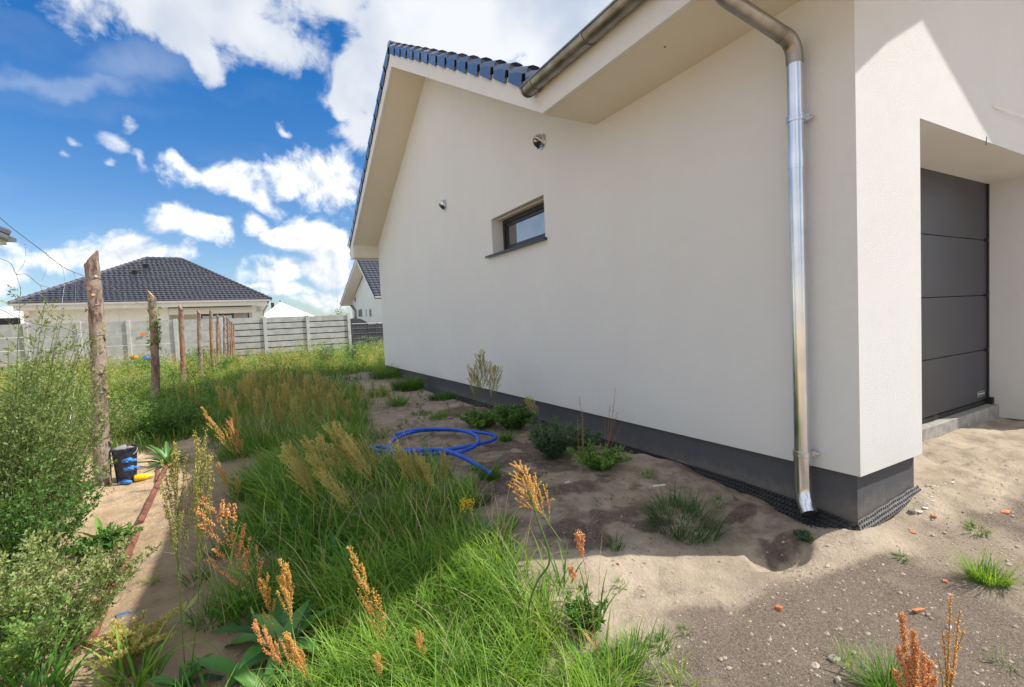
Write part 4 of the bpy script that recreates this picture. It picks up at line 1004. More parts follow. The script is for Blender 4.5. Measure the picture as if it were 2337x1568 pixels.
part('gutter', MB().box(TX-0.02, TX+9, EY-0.24, EY-0.11, EZ2-0.03, EZ2+0.07), M_lightgrey, tw_)
def TWp(px, py): return PL(px, py, 0, wx)
for (xa, xb, ya_, yb_) in ((818, 827, 707, 722), (843, 848, 706, 722), (835, 837, 706, 722)):
    p0 = TWp(xa, ya_); p1 = TWp(xb, yb_); w_ = part('window', MB().box(wx-0.015, wx+0.03, min(p0[1], p1[1]), max(p0[1], p1[1]), min(p0[2], p1[2]), max(p0[2], p1[2])), M_anth, tw_)
p0 = TWp(812, 650); 
p0 = TWp(811, 683); part('wall_vent', MB().box(wx-0.05, wx-0.001, p0[1]-0.12, p0[1]+0.12, p0[2]-0.2, p0[2]+0.15), M_rust, tw_)
pts_ = [tuple(PL(a, b_, 0, wx-0.12)) for a, b_ in ((801, 697), (806, 704), (810, 709), (811, 725), (811, 740))]
part('downpipe', MB().tube(pts_, 0.09, 8), M_zincdark, tw_, smooth=True)

# dark mesh screen fence + covered shape
SY = 24.6
x0 = float(PL(803, 745, 1, SY)[0]); x1 = x0+4.5; z1 = float(PL(840, 737, 1, SY)[2])
sf = thing('screen_fence', 'low wire panel fence with dark screening right of the concrete fence', 'fence', (x0, SY, 0))
part('screen', MB().box(x0+0.05, x1, SY+0.02, SY+0.03, 0.45, z1-0.08), simple('dark_screen', (0.03, 0.034, 0.042), (0.075, 0.08, 0.095), 0.7, scale=1.5), sf)
for k in range(12):
    xx = x0+0.06+k*0.4; part('mesh_wire', MB().tube([(xx, SY, 0.0), (xx, SY, z1)], 0.007, 4), M_wire, sf)
for k in range(6):
    zz = z1-0.02-k*0.26; part('mesh_wire', MB().tube([(x0, SY, zz), (x1, SY, zz)], 0.02 if k == 0 else 0.008, 4), M_lightgrey if k == 0 else M_wire, sf)
for k in range(3): part('post', MB().box(x0+k*1.1+0.22, x0+k*1.1+0.28, SY+0.04, SY+0.1, 0, z1+0.02), M_anth, sf)
part('base_board', MB().box(x0, x1, SY-0.03, SY+0.01, 0.0, 0.42), simple('dark_base', (0.03, 0.03, 0.035), None, 0.8), sf)
q = D(800, 742, 27)
b = MB(); n = 8; 
xs = [D(px, 730, 27)[0] for px in (797, 805, 815, 826, 838, 844)]; zs = [D(px, py, 27)[2] for px, py in ((797, 728), (805, 726.5), (815, 726), (826, 727.5), (838, 733), (844, 737))]
pts = [(x, q[1], z) for x, z in zip(xs, zs)]+[(xs[-1], q[1], 0.1), (xs[0], q[1], 0.1)]
b.prism(pts, (0, 2.2, 0)); single('covered_pergola', b, simple('tarpaulin', (0.035, 0.038, 0.045), (0.06, 0.065, 0.075), 0.5, scale=2, bs=0.4, bscale=5, bdist=0.05), (xs[2], q[1], 0.1), 'dark tarpaulin-covered shape behind the screening beside the fence end', 'cover')

# ------------------------------------------------------------------ vegetation builders
def blades(P, h, wd, az, a0, a1, tint, segs=4, tipf=None, seed=0):
    """P (n,3) roots; returns V, quads, tris, attrs"""
    n = len(P); r_ = np.random.default_rng(seed)
    dirv = np.stack([np.cos(az), np.sin(az), np.zeros(n)], 1); side = np.stack([-np.sin(az), np.cos(az), np.zeros(n)], 1)
    tw = r_.uniform(-0.9, 0.9, n); side = side*np.cos(tw)[:, None]+dirv*np.sin(tw)[:, None]
    cur = P.copy(); Vs = []; tv = []
    for s in range(segs+1):
        t = s/segs; wloc = wd*(1-t**1.6)*(0.75+0.5*min(1, t*3)) if s < segs else None
        if s < segs:
            Vs.append(cur-side*(wloc/2)[:, None]); Vs.append(cur+side*(wloc/2)[:, None]); tv += [t, t]
        else: Vs.append(cur); tv.append(1.0)
        ang = a0+(a1-a0)*(t+0.5/segs); st = h/segs
        cur = cur+dirv*(np.sin(ang)*st)[:, None]+np.array([0, 0, 1.0])*(np.cos(ang)*st)[:, None]
    k = 2*segs+1; V = np.stack(Vs, 1).reshape(-1, 3); base = np.arange(n)*k
    Q = np.concatenate([np.stack([base+2*s, base+2*s+1, base+2*s+3, base+2*s+2], 1) for s in range(segs-1)]) if segs > 1 else None
    T = np.stack([base+2*(segs-1), base+2*(segs-1)+1, base+2*segs], 1)
    tt = np.repeat(tint, k)+np.tile(np.array(tv), n)*0.25
    tp = np.tile(np.array(tv)**3, n)*np.repeat((tipf if tipf is not None else np.zeros(n)), k)
    return V, Q, T, {'tint': tt, 'tip': tp}
def cat(parts_):
    Vs, Qs, Ts, A = [], [], [], {}; o = 0
    for V, Q, T, a in parts_:
        Vs.append(V)
        if Q is not None and len(Q): Qs.append(np.asarray(Q)+o)
        if T is not None and len(T): Ts.append(np.asarray(T)+o)
        for k, v in a.items(): A.setdefault(k, []).append(v)
        o += len(V)
    return np.vstack(Vs), (np.vstack(Qs) if Qs else None), (np.vstack(Ts) if Ts else None), {k: np.concatenate(v) for k, v in A.items()}
def scatter(poly, dens, seed, edge=0.12):
    r_ = np.random.default_rng(seed); P = np.array(poly); lo, hi = P.min(0)-edge, P.max(0)+edge
    n = int(dens*(hi[0]-lo[0])*(hi[1]-lo[1])); x = r_.uniform(lo[0], hi[0], n); y = r_.uniform(lo[1], hi[1], n)
    wx_ = (vnoise(x, y, 0.25, seed+3)-0.5)*edge*4; wy_ = (vnoise(x, y, 0.25, seed+4)-0.5)*edge*4
    k = in_poly(x+wx_, y+wy_, poly); return x[k], y[k]
def clumpy(x, y, per, sig, seed):
    r_ = np.random.default_rng(seed); n = len(x); X = np.repeat(x, per)+r_.normal(0, sig, n*per); Y = np.repeat(y, per)+r_.normal(0, sig, n*per)
    az = np.arctan2(Y-np.repeat(y, per), X-np.repeat(x, per)); return X, Y, az, np.repeat(r_.random(n), per)

# dense grass in front and in the shade (world polygons on the ground)
g_front = wpoly([(420, 1900), (470, 1570), (520, 1500), (570, 1420), (630, 1350), (720, 1330), (1000, 1290), (1190, 1295), (1280, 1340), (1335, 1420), (1390, 1520), (1420, 1650), (1400, 1900)])
g_mid = wpoly([(560, 1360), (590, 1240), (600, 1150), (605, 1080), (640, 1020), (700, 985), (830, 1000), (870, 1060), (960, 1070), (1010, 1110), (1035, 1180), (1110, 1215), (1170, 1265), (1185, 1320), (900, 1380), (600, 1400)])
g_back = wpoly([(460, 985), (500, 930), (560, 895), (640, 880), (740, 880), (830, 905), (850, 960), (800, 1005), (700, 1015), (600, 1050), (520, 1060), (490, 1020)])
prt = []
DOCKS = [(*gp(640, 1495)[:2], .24), (*gp(600, 1590)[:2], .24), (*gp(420, 1575)[:2], .12), (*gp(780, 1320)[:2], .10)]; BARE = 0.36
def grassy(poly, cl, per, hlo, hhi, wdt, lean, a1lo, a1hi, tmin, tmax, seed, tipp=0.2, segs=4, sig=0.03):
    x, y = scatter(poly, cl, seed); X, Y, az, cr_ = clumpy(x, y, per, sig, seed+1); r_ = np.random.default_rng(seed+2); n = len(X)
    dk = np.ones(n, bool)
    for (dx_, dy_, dr_) in DOCKS: dk &= np.hypot(X-dx_, Y-dy_) > dr_*(0.7+0.6*vnoise(X, Y, 0.1, 5))
    dk &= (vnoise(X, Y, 0.32, seed+17)+0.25*r_.random(n)) > BARE
    X, Y, az, cr_ = X[dk], Y[dk], az[dk], cr_[dk]; n = len(X)
    keep = ~((X > -0.12) & (Y > -0.05) & (X < 9) & (Y < 12)); X, Y, az, cr_ = X[keep], Y[keep], az[keep], cr_[keep]; n = len(X)
    azm = np.where(r_.random(n) < 0.55, az+r_.normal(0, .5, n), lean+r_.normal(0, 1.1, n)); hm = 0.72+0.56*vnoise(X, Y, 0.5, seed+9)
    h = r_.uniform(hlo, hhi, n)*hm*(0.75+0.5*cr_)
    P = np.stack([X, Y, Hh(X, Y)-0.01], 1)
    return blades(P, h, wdt*r_.uniform(.7, 1.35, n), azm, r_.uniform(0.0, 0.35, n), r_.uniform(a1lo, a1hi, n), np.clip(tmin+(tmax-tmin)*(0.45*cr_+0.3*r_.random(n)+0.6*(vnoise(X, Y, 0.35, seed+13)-0.3)), 0, 1), segs, np.where(r_.random(n) < tipp, 0.9, 0.0), seed+5)
prt.append(grassy(g_front, 520, 14, 0.15, 0.33, 0.0052, 2.7, 0.7, 2.1, 0.25, 0.95, 11, 0.10, 5))
prt.append(grassy(g_mid, 400, 14, 0.14, 0.34, 0.0055, 2.7, 0.8, 2.2, 0.0, 0.75, 21, 0.05, 5))
prt.append(grassy(g_mid, 60, 6, 0.22, 0.40, 0.0095, 2.7, 0.8, 1.9, 0.1, 0.9, 24, 0.1, 5))
prt.append(grassy(g_front, 60, 6, 0.16, 0.32, 0.0090, 2.7, 0.8, 1.9, 0.2, 1.0, 25, 0.1, 5))
prt.append(grassy(g_back, 170, 14, 0.12, 0.26, 0.0060, 2.6, 0.6, 1.7, 0.0, 0.7, 31, 0.1, 4, 0.05))
V, Q, T, A = cat(prt)
o = link('long_grass', mk('long_grass', V, Q, T, A, mat=M_grass)); tag(o, 'long arching green grass between the sandy path and the bare soil', 'grass', kind='stuff')
V, Q, T, A = cat([grassy(g_front, 42, 5, 0.18, 0.46, 0.0026, 2.7, 0.5, 1.9, 0.1, 1.0, 26, 0.0, 5, .05), grassy(g_mid, 50, 5, 0.2, 0.5, 0.003, 2.7, 0.4, 1.7, 0.0, 1.0, 27, 0.0, 5, .05), grassy(g_back, 40, 5, 0.2, 0.5, 0.004, 2.7, 0.3, 1.3, 0.0, 1.0, 28, 0.0, 5, .05)])
o = link('dead_grass', mk('dead_grass', V, Q, T, A, mat=leaf_mat('dead_grass', (0.26, 0.19, 0.09), (0.46, 0.38, 0.18), (0.62, 0.55, 0.30), 0.2))); tag(o, 'dead straw-coloured blades standing among the green grass', 'dead grass', kind='stuff')
# bottom edge short mixed sprouts and litter
g_bot = wpoly([(150, 1900), (200, 1600), (420, 1520), (1450, 1480), (1560, 1560), (1600, 1900)])
V, Q, T, A = cat([grassy(g_bot, 90, 9, 0.06, 0.22, 0.004, 2.4, 0.5, 1.9, 0.2, 0.9, 41, 0.3, 4, 0.04)])
o = link('short_grass', mk('short_grass', V, Q, T, A, mat=M_grass)); tag(o, 'short sparse grass sprouts along the bottom edge of the picture', 'grass', kind='stuff')
# dry straw litter
x, y = scatter(wpoly([(250, 1900), (300, 1540), (900, 1530), (1400, 1470), (1700, 1900)]), 500, 51); r_ = np.random.default_rng(5); n = len(x)
V, Q, T, A = blades(np.stack([x, y, Hh(x, y)+0.004], 1), r_.uniform(.04, .14, n), r_.uniform(.0015, .004, n), r_.uniform(0, 6.28, n), np.full(n, 1.45), np.full(n, 1.62), r_.uniform(0.2, 1, n), 2)
o = link('straw_litter', mk('straw_litter', V, Q, T, A, mat=leaf_mat('straw', (0.22, 0.15, 0.09), (0.42, 0.32, 0.2), (0.58, 0.47, 0.32), 0.1))); tag(o, 'dry straw and dead stalks lying under the front grass', 'straw', kind='stuff')
# meadow to the far fence
def meadow(poly, dens, hlo, hhi, wd, tmin, tmax, seed, tipp, segs=2):
    x, y = scatter(poly, dens, seed, 0.3); r_ = np.random.default_rng(seed); d = np.hypot(x-CAM[0], y-CAM[1])
    k = (r_.random(len(x)) < np.clip(11/d, 0.22, 1)) & ~((x > -0.15) & (y < 12)); x, y, d = x[k], y[k], d[k]; n = len(x)
    big_ = vnoise(x, y, 1.7, seed+1); b2_ = vnoise(x, y, 0.6, seed+2)
    h = r_.uniform(hlo, hhi, n)*(0.55+0.9*big_*b2_*1.6)
    return blades(np.stack([x, y, Hh(x, y)-0.01], 1), h, wd*(0.6+d/16)*r_.uniform(.6, 1.4, n), r_.uniform(0, 6.28, n), r_.uniform(0, .25, n), r_.uniform(.2, .9, n),
                  np.clip(tmin+(tmax-tmin)*(0.5*vnoise(x, y, 2.5, seed+5)+0.5*r_.random(n)), 0, 1), segs, np.where(r_.random(n) < tipp*2*vnoise(x, y, 3.1, seed+6), 1.0, 0), seed+7)
m1 = [(-4.4, 9.8), (-2.6, 10.4), (-1.4, 12.6), (0.0, 12.4), (1.5, 12.4), (6, 12.4), (6, 23), (-8, 23.9), (-26, 25), (-26, 16), (-9, 13), (-6.2, 11)]
m2 = [(-6.3, 6.3), (-4.7, 5.2), (-4.0, 5.8), (-3.6, 7.2), (-3.2, 9.4), (-4.4, 10.4), (-6.2, 11.4), (-9, 13.5), (-14, 16), (-14, 10)]
m3 = [(-4.7, 5.6), (-3.9, 5.4), (-3.2, 6.8), (-1.6, 8.2), (-1.1, 11.4), (-2.6, 11.4), (-4.2, 10.5)]
V, Q, T, A = cat([meadow(m1, 520, 0.10, 0.42, 0.009, 0.1, 1.0, 61, 0.55, 3), meadow(m2, 420, 0.06, 0.30, 0.007, 0.1, 0.9, 62, 0.4, 3)])
o = link('meadow_grass', mk('meadow_grass', V, Q, T, A, mat=M_meadow)); tag(o, 'yellow-green meadow weeds in the sun in front of the concrete fence', 'grass', kind='stuff')
V, Q, T, A = cat([meadow(m3, 700, 0.08, 0.30, 0.006, 0.0, 0.6, 71, 0.15, 3)])
o = link('shaded_grass', mk('shaded_grass', V, Q, T, A, mat=M_grass)); tag(o, 'darker grass in the shade left of the far part of the house wall', 'grass', kind='stuff')

def weeds_stuff(polys, dens, hlo, hhi, nl, ll, lw, mat, seed, name, label):
    Cs, Ds, Ts, Ls = [], [], [], []; r_ = np.random.default_rng(seed)
    for poly in polys:
        x, y = scatter(poly, dens, seed, 0.3); d = np.hypot(x-CAM[0], y-CAM[1]); k = (r_.random(len(x)) < np.clip(10/d, 0.25, 1)) & ~((x > -0.1) & (y < 12.2)); x, y, d = x[k], y[k], d[k]; n = len(x)
        h = r_.uniform(hlo, hhi, n)*(0.5+vnoise(x, y, 1.4, seed+1)); X2 = np.repeat(x, nl); Y2 = np.repeat(y, nl); H2 = np.repeat(h, nl); t = r_.random(n*nl)
        sp = 0.35*H2*np.sqrt(t*(1.15-t))*1.3; a = r_.uniform(0, 6.28, n*nl); Cs.append(np.stack([X2+np.cos(a)*sp*r_.random(n*nl), Y2+np.sin(a)*sp*r_.random(n*nl), Hh(X2, Y2)+t*H2], 1))
        Ds.append(np.stack([np.cos(a), np.sin(a), r_.uniform(-.1, 1.4, n*nl)], 1)); Ts.append(np.clip(np.repeat(r_.random(n), nl)*0.55+0.45*t, 0, 1)); Ls.append(np.repeat(0.7+d/14, nl))
    C = np.vstack(Cs); Dd = np.vstack(Ds); T_ = np.concatenate(Ts); L_ = np.concatenate(Ls); lv, lq = leaves_np(C, Dd, ll*L_*r_.uniform(.6, 1.4, len(C)), lw*L_*r_.uniform(.6, 1.4, len(C)), r_)
    o = link(name, mk(name, lv, lq, attrs={'tint': np.repeat(T_, 4)}, mat=mat)); tag(o, label, 'weeds', kind='stuff')
# grass tufts one can point at
def tuft(px, py, rad, hgt, n, label, tint=(0.2, 0.9), sprd=1.5, wdt=0.004, seed=1, mat=None, name='grass_tuft', dryf=0.1):
    c = gp(px, py)
    if sprd > 1.8: hgt *= 1.25
    r_ = np.random.default_rng(seed); a = r_.uniform(0, 6.28, n); rr = rad*np.sqrt(r_.random(n))*0.55
    X_2 = c[0]+rr*np.cos(a); Y_2 = c[1]+rr*np.sin(a)
    az = a+r_.normal(0, .5, n); P = np.stack([X_2, Y_2, Hh(X_2, Y_2)-0.01], 1)
    V, Q, T, A = blades(P, hgt*r_.uniform(.5, 1.2, n), wdt*r_.uniform(.7, 1.3, n), az, r_.uniform(0.1, .5, n)+(r_.uniform(-.1, .6, n) if sprd > 1.8 else 0), r_.uniform(0.7, sprd+0.5, n), r_.uniform(*tint, n), 4, np.where(r_.random(n) < dryf, .9, 0), seed)
    o = link(name, mk(name, V-c, Q, T, A, mat=mat or M_grass), None, c); tag(o, label, 'grass tuft', 'grass tufts on the bare soil'); return o
TF = [(1560, 1195, .40, .20, 620, 'wide sprawling dark grass tuft in the shade left of the downpipe shoe', (.0, .6), 1.9),
      (2255, 1328, .13, .17, 380, 'round bright green grass tuft at the right edge in the sun', (.2, .8), 1.4),
      (2232, 1213, .09, .08, 90, 'small thin grass tuft above the round tuft at the right', (.4, 1), 1.6),
      (2058, 1275, .05, .06, 45, 'tiny grey-green grass tuft in the sand below the wall corner', (.1, .6), 1.5),
      (1118, 1095, .14, .20, 260, 'grass tuft at the cut end of the blue pipe', (.1, .7), 1.3),
      (1155, 1005, .12, .16, 200, 'grass tuft at the right side of the blue pipe coil', (.1, .8), 1.3),
      (1010, 912, .42, .18, 520, 'low dark tuft in front of the plinth at mid wall', (.0, .6), 1.5),
      (930, 888, .55, .36, 900, 'tall dark green tuft by the plinth near the far corner', (.0, .6), 1.2),
      (880, 862, .7, .40, 800, 'dark grass clump right at the far corner of the plinth', (.0, .6), 1.2),
      (960, 945, .30, .10, 160, 'flat green tuft on the bare soil between wall and pipe coil', (.1, .7), 1.7),
      (1405, 1250, .08, .12, 70, 'small dark tuft in the shade near the shadow edge', (.1, .6), 1.5),
      (1290, 1045, .1, .1, 60, 'little tuft under the round dark bush', (.1, .6), 1.5),
      (1100, 1150, .12, .12, 90, 'sparse dark tuft on the stained soil above the yellow flower', (.0, .5), 1.7),
      (1480, 1088, .09, .10, 60, 'thin tuft beside the membrane strip', (.1, .6), 1.7),
      (1450, 1490, .10, .13, 120, 'lit grass tuft at the right end of the front grass', (.3, .9), 1.4),
      (1512, 1475, .07, .11, 70, 'small spiky tuft on sand right of the front grass', (.2, .8), 1.4),
      (1420, 1555, .16, .18, 380, 'dense tuft at the bottom edge left of the grey gravel', (.2, .9), 1.4),
      (2030, 1590, .12, .18, 300, 'grass tuft at the bottom edge beside the thick orange spikes', (.3, 1), 1.3),
      (1415, 1335, .05, .07, 30, 'tiny sprout on the sunny sand near the shadow edge', (.2, .8), 1.6),
      (1930, 1515, .06, .10, 26, 'few thin blades on the gravel near the bottom', (.4, .9), 1.3),
      (70, 1610, .20, .28, 90, 'broad-bladed grass clump in the lower left corner', (.2, .7), 1.6),
      (310, 1560, .13, .24, 70, 'broad blue-green grass clump at the bottom left of the path', (.2, .7), 1.5),
      (520, 1180, .06, .08, 40, 'small tuft on the shaded soil left of the long grass', (.1, .6), 1.5),
      (560, 945, .3, .3, 300, 'grass clump in the shade right of the third post', (.0, .6), 1.2),
      (870, 1000, .12, .22, 120, 'grass clump at the left end of the blue pipe', (.1, .7), 1.2),
      (2290, 1520, .05, .08, 20, 'faint sprout at the right edge of the gravel', (.2, .8), 1.3)]
TF += [(1000, 955, .22, .16, 160, 'loose tuft between the coil and the plinth, left of the flat leafy weed', (.0, .6), 1.6),
      (905, 925, .30, .26, 240, 'shaggy tuft on the soil beside the thicket, above the coil', (.0, .6), 1.3),
      (860, 905, .34, .30, 260, 'shaggy dark tuft at the back of the bare soil strip', (.0, .6), 1.3),
      (1215, 1000, .10, .12, 110, 'small tuft right of the leafy weeds behind the coil', (.1, .7), 1.4),
      (1060, 1120, .13, .20, 150, 'tuft at the edge of the long grass below the pipe end', (.1, .7), 1.5),
      (1640, 1150, .10, .09, 60, 'thin flat tuft between the sprawling tuft and the membrane', (.0, .6), 1.7),
      (1235, 1115, .07, .08, 50, 'tiny tuft on the stained soil below the round bush', (.0, .6), 1.6),
      (1160, 1200, .10, .12, 70, 'thin tuft on dark soil right of the yellow flower', (.0, .6), 1.6),
      (450, 1330, .09, .14, 60, 'dark tuft in the shade band of the sandy path', (.0, .6), 1.6),
      (480, 1420, .12, .18, 90, 'floppy dark tuft left of the dock leaves in the shade', (.0, .6), 1.6),
      (500, 1270, .10, .18, 110, 'dark tuft at the left rim of the long grass', (.0, .6), 1.5),
      (345, 1330, .05, .07, 30, 'tiny lit sprout on the sandy path by the rusty strips', (.3, .9), 1.5),
      (1560, 1440, .04, .05, 24, 'tiny sprout on the sand beside the spiky tuft', (.2, .8), 1.5)]
for i, (px, py, rad, hg, n, lab, tn_, sp) in enumerate(TF):
    tuft(px, py, rad, hg, n, lab, tn_, sp, 0.009 if 'broad' in lab else (0.006 if py < 960 else 0.0038), 100+i)

def tube_np(paths, radii, sides=3):
    """many thin stems as open prisms"""
    Vs, Qs = [], []; o = 0
    for P, R in zip(paths, radii):
        P = np.asarray(P, float); k = len(P); R = np.broadcast_to(np.asarray(R, float), (k,))
        T = np.gradient(P, axis=0); T /= np.linalg.norm(T, axis=1, keepdims=True)+1e-9
        ref = np.array([0.31, 0.87, 0.2]); A = np.cross(T, ref); A /= np.linalg.norm(A, axis=1, keepdims=True)+1e-9; B = np.cross(T, A)
        rings_ = np.stack([P+(A*math.cos(2*math.pi*s/sides)+B*math.sin(2*math.pi*s/sides))*R[:, None] for s in range(sides)], 1)
        Vs.append(rings_.reshape(-1, 3)); I = np.arange(k*sides).reshape(k, sides)+o; J = np.roll(I, -1, 1)
        Qs.append(np.stack([I[:-1].ravel(), J[:-1].ravel(), J[1:].ravel(), I[1:].ravel()], 1)); o += k*sides
    return np.vstack(Vs), np.vstack(Qs)
def blobs_np(C, R, r_):
    """small seeds: 6-face bipyramids"""
    n = len(C); a = r_.uniform(0, 6.28, n); Vs = []
    for k in range(3): Vs.append(C+np.stack([np.cos(a+k*2.094)*R, np.sin(a+k*2.094)*R, r_.uniform(-.3, .3, n)*R], 1))
    ax = r_.normal(0, 1, (n, 3))*0.35+np.array([0, 0, 1]); ax /= np.linalg.norm(ax, axis=1, keepdims=True)
    Vs.append(C+ax*R[:, None]*1.5); Vs.append(C-ax*R[:, None]*1.3)
    V = np.stack(Vs, 1).reshape(-1, 3); b = np.arange(n)*5
    T = np.concatenate([np.stack([b+i, b+(i+1) % 3, b+3], 1) for i in range(3)]+[np.stack([b+(i+1) % 3, b+i, b+4], 1) for i in range(3)])
    return V, T
def leaves_np(C, dirs, ln, wd, r_):
    """flat pointed leaves: rhombus folded a little"""
    n = len(C); d = dirs/(np.linalg.norm(dirs, axis=1, keepdims=True)+1e-9); u = r_.normal(0, 1, (n, 3)); s = np.cross(d, u); s /= np.linalg.norm(s, axis=1, keepdims=True)+1e-9
    nn = np.cross(d, s); mid = C+d*(ln*0.45)[:, None]
    V = np.stack([C, mid+s*(wd/2)[:, None]+nn*(wd*0.2)[:, None], C+d*ln[:, None], mid-s*(wd/2)[:, None]+nn*(wd*0.2)[:, None]], 1).reshape(-1, 3)
    b = np.arange(n)*4; return V, np.stack([b, b+1, b+2, b+3], 1)

weeds_stuff([m1], 6.5, .25, .75, 110, .026, .011, M_green, 81, 'meadow_weeds', 'leafy green weeds growing all through the sunny meadow')
weeds_stuff([m1], 5.0, .30, .85, 90, .018, .007, M_seed_or2, 82, 'meadow_seed_heads', 'tan and orange sorrel gone to seed spread over the sunny meadow')
weeds_stuff([m2, m3], 9.0, .15, .5, 90, .024, .010, M_green, 83, 'near_meadow_weeds', 'leafy weeds between the posts and the shaded thicket')
weeds_stuff([wpoly([(900, 880), (1000, 900), (1200, 975), (1500, 1090), (1700, 1180), (1500, 1250), (1200, 1250), (1060, 1130), (870, 1000)])], 14, .03, .12, 26, .014, .007, M_green, 84, 'soil_weeds', 'tiny weeds sprouting all over the shaded soil by the wall')
def sorrel_mesh(kind, seed, hf=0.5, nbr=14, dense=34, spread=0.35, blen=0.42, R=0.0042, stem_r=0.0035, leaves=3, curl=0.0):
    """unit plant 1 m tall along z; returns stem mesh data and seeds data"""
    r_ = np.random.default_rng(seed); paths, rad = [], []
    ts = np.linspace(0, 1, 14); bow = r_.uniform(-.03, .03, 2)
    main = np.stack([bow[0]*np.sin(ts*3.14), bow[1]*np.sin(ts*3.14)+curl*ts**3*0.2, ts], 1); paths.append(main); rad.append(stem_r*(1-0.75*ts))
    C = []
    def seeds_along(P, m, rr):
        t = r_.random(m)**0.8; idx = t*(len(P)-1); i0 = np.clip(idx.astype(int), 0, len(P)-2); f = (idx-i0)[:, None]
        q = P[i0]*(1-f)+P[i0+1]*f
        wh = np.round(t*18)/18; return q+r_.normal(0, rr, (m, 3))*np.array([1, 1, .6])*0.68
    for b in range(nbr):
        t0 = hf+(0.94-hf)*(b/max(1, nbr-1))**0.9; i = t0*13; i0 = min(int(i), 12); p0 = main[i0]*(1-(i-i0))+main[i0+1]*(i-i0)
        az = b*2.4+r_.uniform(-.5, .5); L_ = blen*(1-0.62*(t0-hf)/(1-hf))*r_.uniform(.6, 1.1); k = 7; s = np.linspace(0, 1, k)
        ang = spread*(1.0-0.7*s)+r_.uniform(-.06, .06)
        dx = np.cumsum(np.sin(ang))*L_/k; dz = np.cumsum(np.cos(ang)-curl*s*0.9)*L_/k
        P = np.stack([p0[0]+dx*math.cos(az), p0[1]+dx*math.sin(az), p0[2]+dz], 1); P[0] = p0
        if curl: P += np.cumsum(r_.normal(0, .008*curl, P.shape), 0)
        paths.append(P); rad.append(stem_r*0.38*(1-0.6*s)); C.append(seeds_along(P, int(dense*L_/blen)+4, 0.0065))
        for q in range(2 if kind != 'spike' else 1):
            jj = r_.integers(1, 4); az2 = az+r_.uniform(-1.2, 1.2); l2 = L_*0.45; s2 = np.linspace(0, 1, 4)
            P2 = P[jj]+np.stack([np.sin(spread*0.8)*math.cos(az2)*s2*l2, np.sin(spread*.8)*math.sin(az2)*s2*l2, s2*l2*0.9], 1)
            paths.append(P2); rad.append(stem_r*0.25*(1-.5*s2)); C.append(seeds_along(P2, int(dense*0.5), 0.006))
    C.append(seeds_along(main[9:], dense, 0.007))
    C = np.vstack(C); sv, sq = tube_np(paths, rad)
    bv, bt = blobs_np(C, R*r_.uniform(.6, 1.3, len(C)), r_)
    cr = r_.random(len(C)); stint = np.repeat(np.clip(cr*0.7+0.35*(C[:, 2]-hf)/(1.0001-hf), 0, 1), 5)
    lv = None
    if leaves:
        m = leaves; z0 = r_.uniform(0.05, 0.5, m); a = r_.uniform(0, 6.28, m); lc = np.stack([np.zeros(m), np.zeros(m), z0], 1); ld = np.stack([np.cos(a), np.sin(a), np.full(m, .9)], 1)
        lv = leaves_np(lc, ld, r_.uniform(.05, .11, m), r_.uniform(.01, .02, m), r_)
    return (sv, sq, np.repeat(0.4, len(sv))), (bv, bt, stint), lv
SMESH = {}
def sorrel_assets(key, seedmat, stemmat, **kw):
    s, b_, lv = sorrel_mesh(key[0], key[1], **kw)
    V, Q = s[0], s[1]; tint = s[2]
    if lv is not None: Q = np.vstack([Q, lv[1]+len(V)]); tint = np.concatenate([tint, np.full(len(lv[0]), .6)]); V = np.vstack([V, lv[0]])
    SMESH[key] = (mk('stem', V, Q, attrs={'tint': tint}, mat=stemmat), mk('seed_head', b_[0], None, b_[1], {'tint': b_[2]}, mat=seedmat))
for k in range(5): sorrel_assets(('tan', 200+k), M_seed_tan, M_stem, hf=0.48, nbr=28, dense=60, spread=0.36, blen=0.36, R=0.0036)
for k in range(7): sorrel_assets(('orange', 210+k), [M_seed_or, M_seed_pink, M_seed_or, M_seed_yg2][k % 4], M_stem, hf=0.40+0.035*k, nbr=12+2*(k*3 % 5), dense=58+4*k, spread=0.26+0.07*(k*2 % 4), blen=0.36-0.022*k, R=0.0034, leaves=8)
sorrel_assets(('pink', 240), M_seed_pink, M_stem, hf=0.46, nbr=12, dense=70, spread=0.58, blen=0.34, R=0.0036)
sorrel_assets(('small', 250), M_seed_pink, M_stemred, hf=0.82, nbr=9, dense=34, spread=0.45, blen=0.12, R=0.0038)
sorrel_assets(('short', 251), M_seed_or, M_stem, hf=0.62, nbr=11, dense=50, spread=0.38, blen=0.24, R=0.0038)
for k in range(2): sorrel_assets(('fan', 260+k), M_seed_tan, M_stem, hf=0.42, nbr=30, dense=56, spread=0.62, blen=0.40, R=0.0046)
for k in range(2): sorrel_assets(('green', 220+k), M_seed_yg, M_stem, hf=0.45, nbr=20, dense=40, spread=0.22, blen=0.38, R=0.0030)
PCOUNT = [0]
def sorrel(key, base, tip, label, group='sorrel stalks with seed heads', extra=0.0, dense_scale=1.0, name='sorrel_plant', yaw=None):
    """base, tip in world coordinates"""
    base = np.array(base, float); tip = np.array(tip, float); ax = Vector(tip-base); Lh = ax.length
    q = ax.to_track_quat('Z', 'Y')
    o = bpy.data.objects.new(name, None); COL.objects.link(o); o.empty_display_size = 0.05; o.location = tuple(base)
    o.rotation_mode = 'QUATERNION'; spin = PCOUNT[0]*1.7 if yaw is None else yaw; PCOUNT[0] += 1
    o.rotation_quaternion = q @ Vector((0, 0, 1)).rotation_difference(Vector((0, 0, 1))); o.rotation_quaternion = q @ Matrix.Rotation(spin, 3, 'Z').to_quaternion()
    o.scale = (Lh, Lh, Lh); tag(o, label, 'wild plant', group)
    sm, hm = SMESH[key]
    link('stem', sm, o); link('seed_head', hm, o); return o
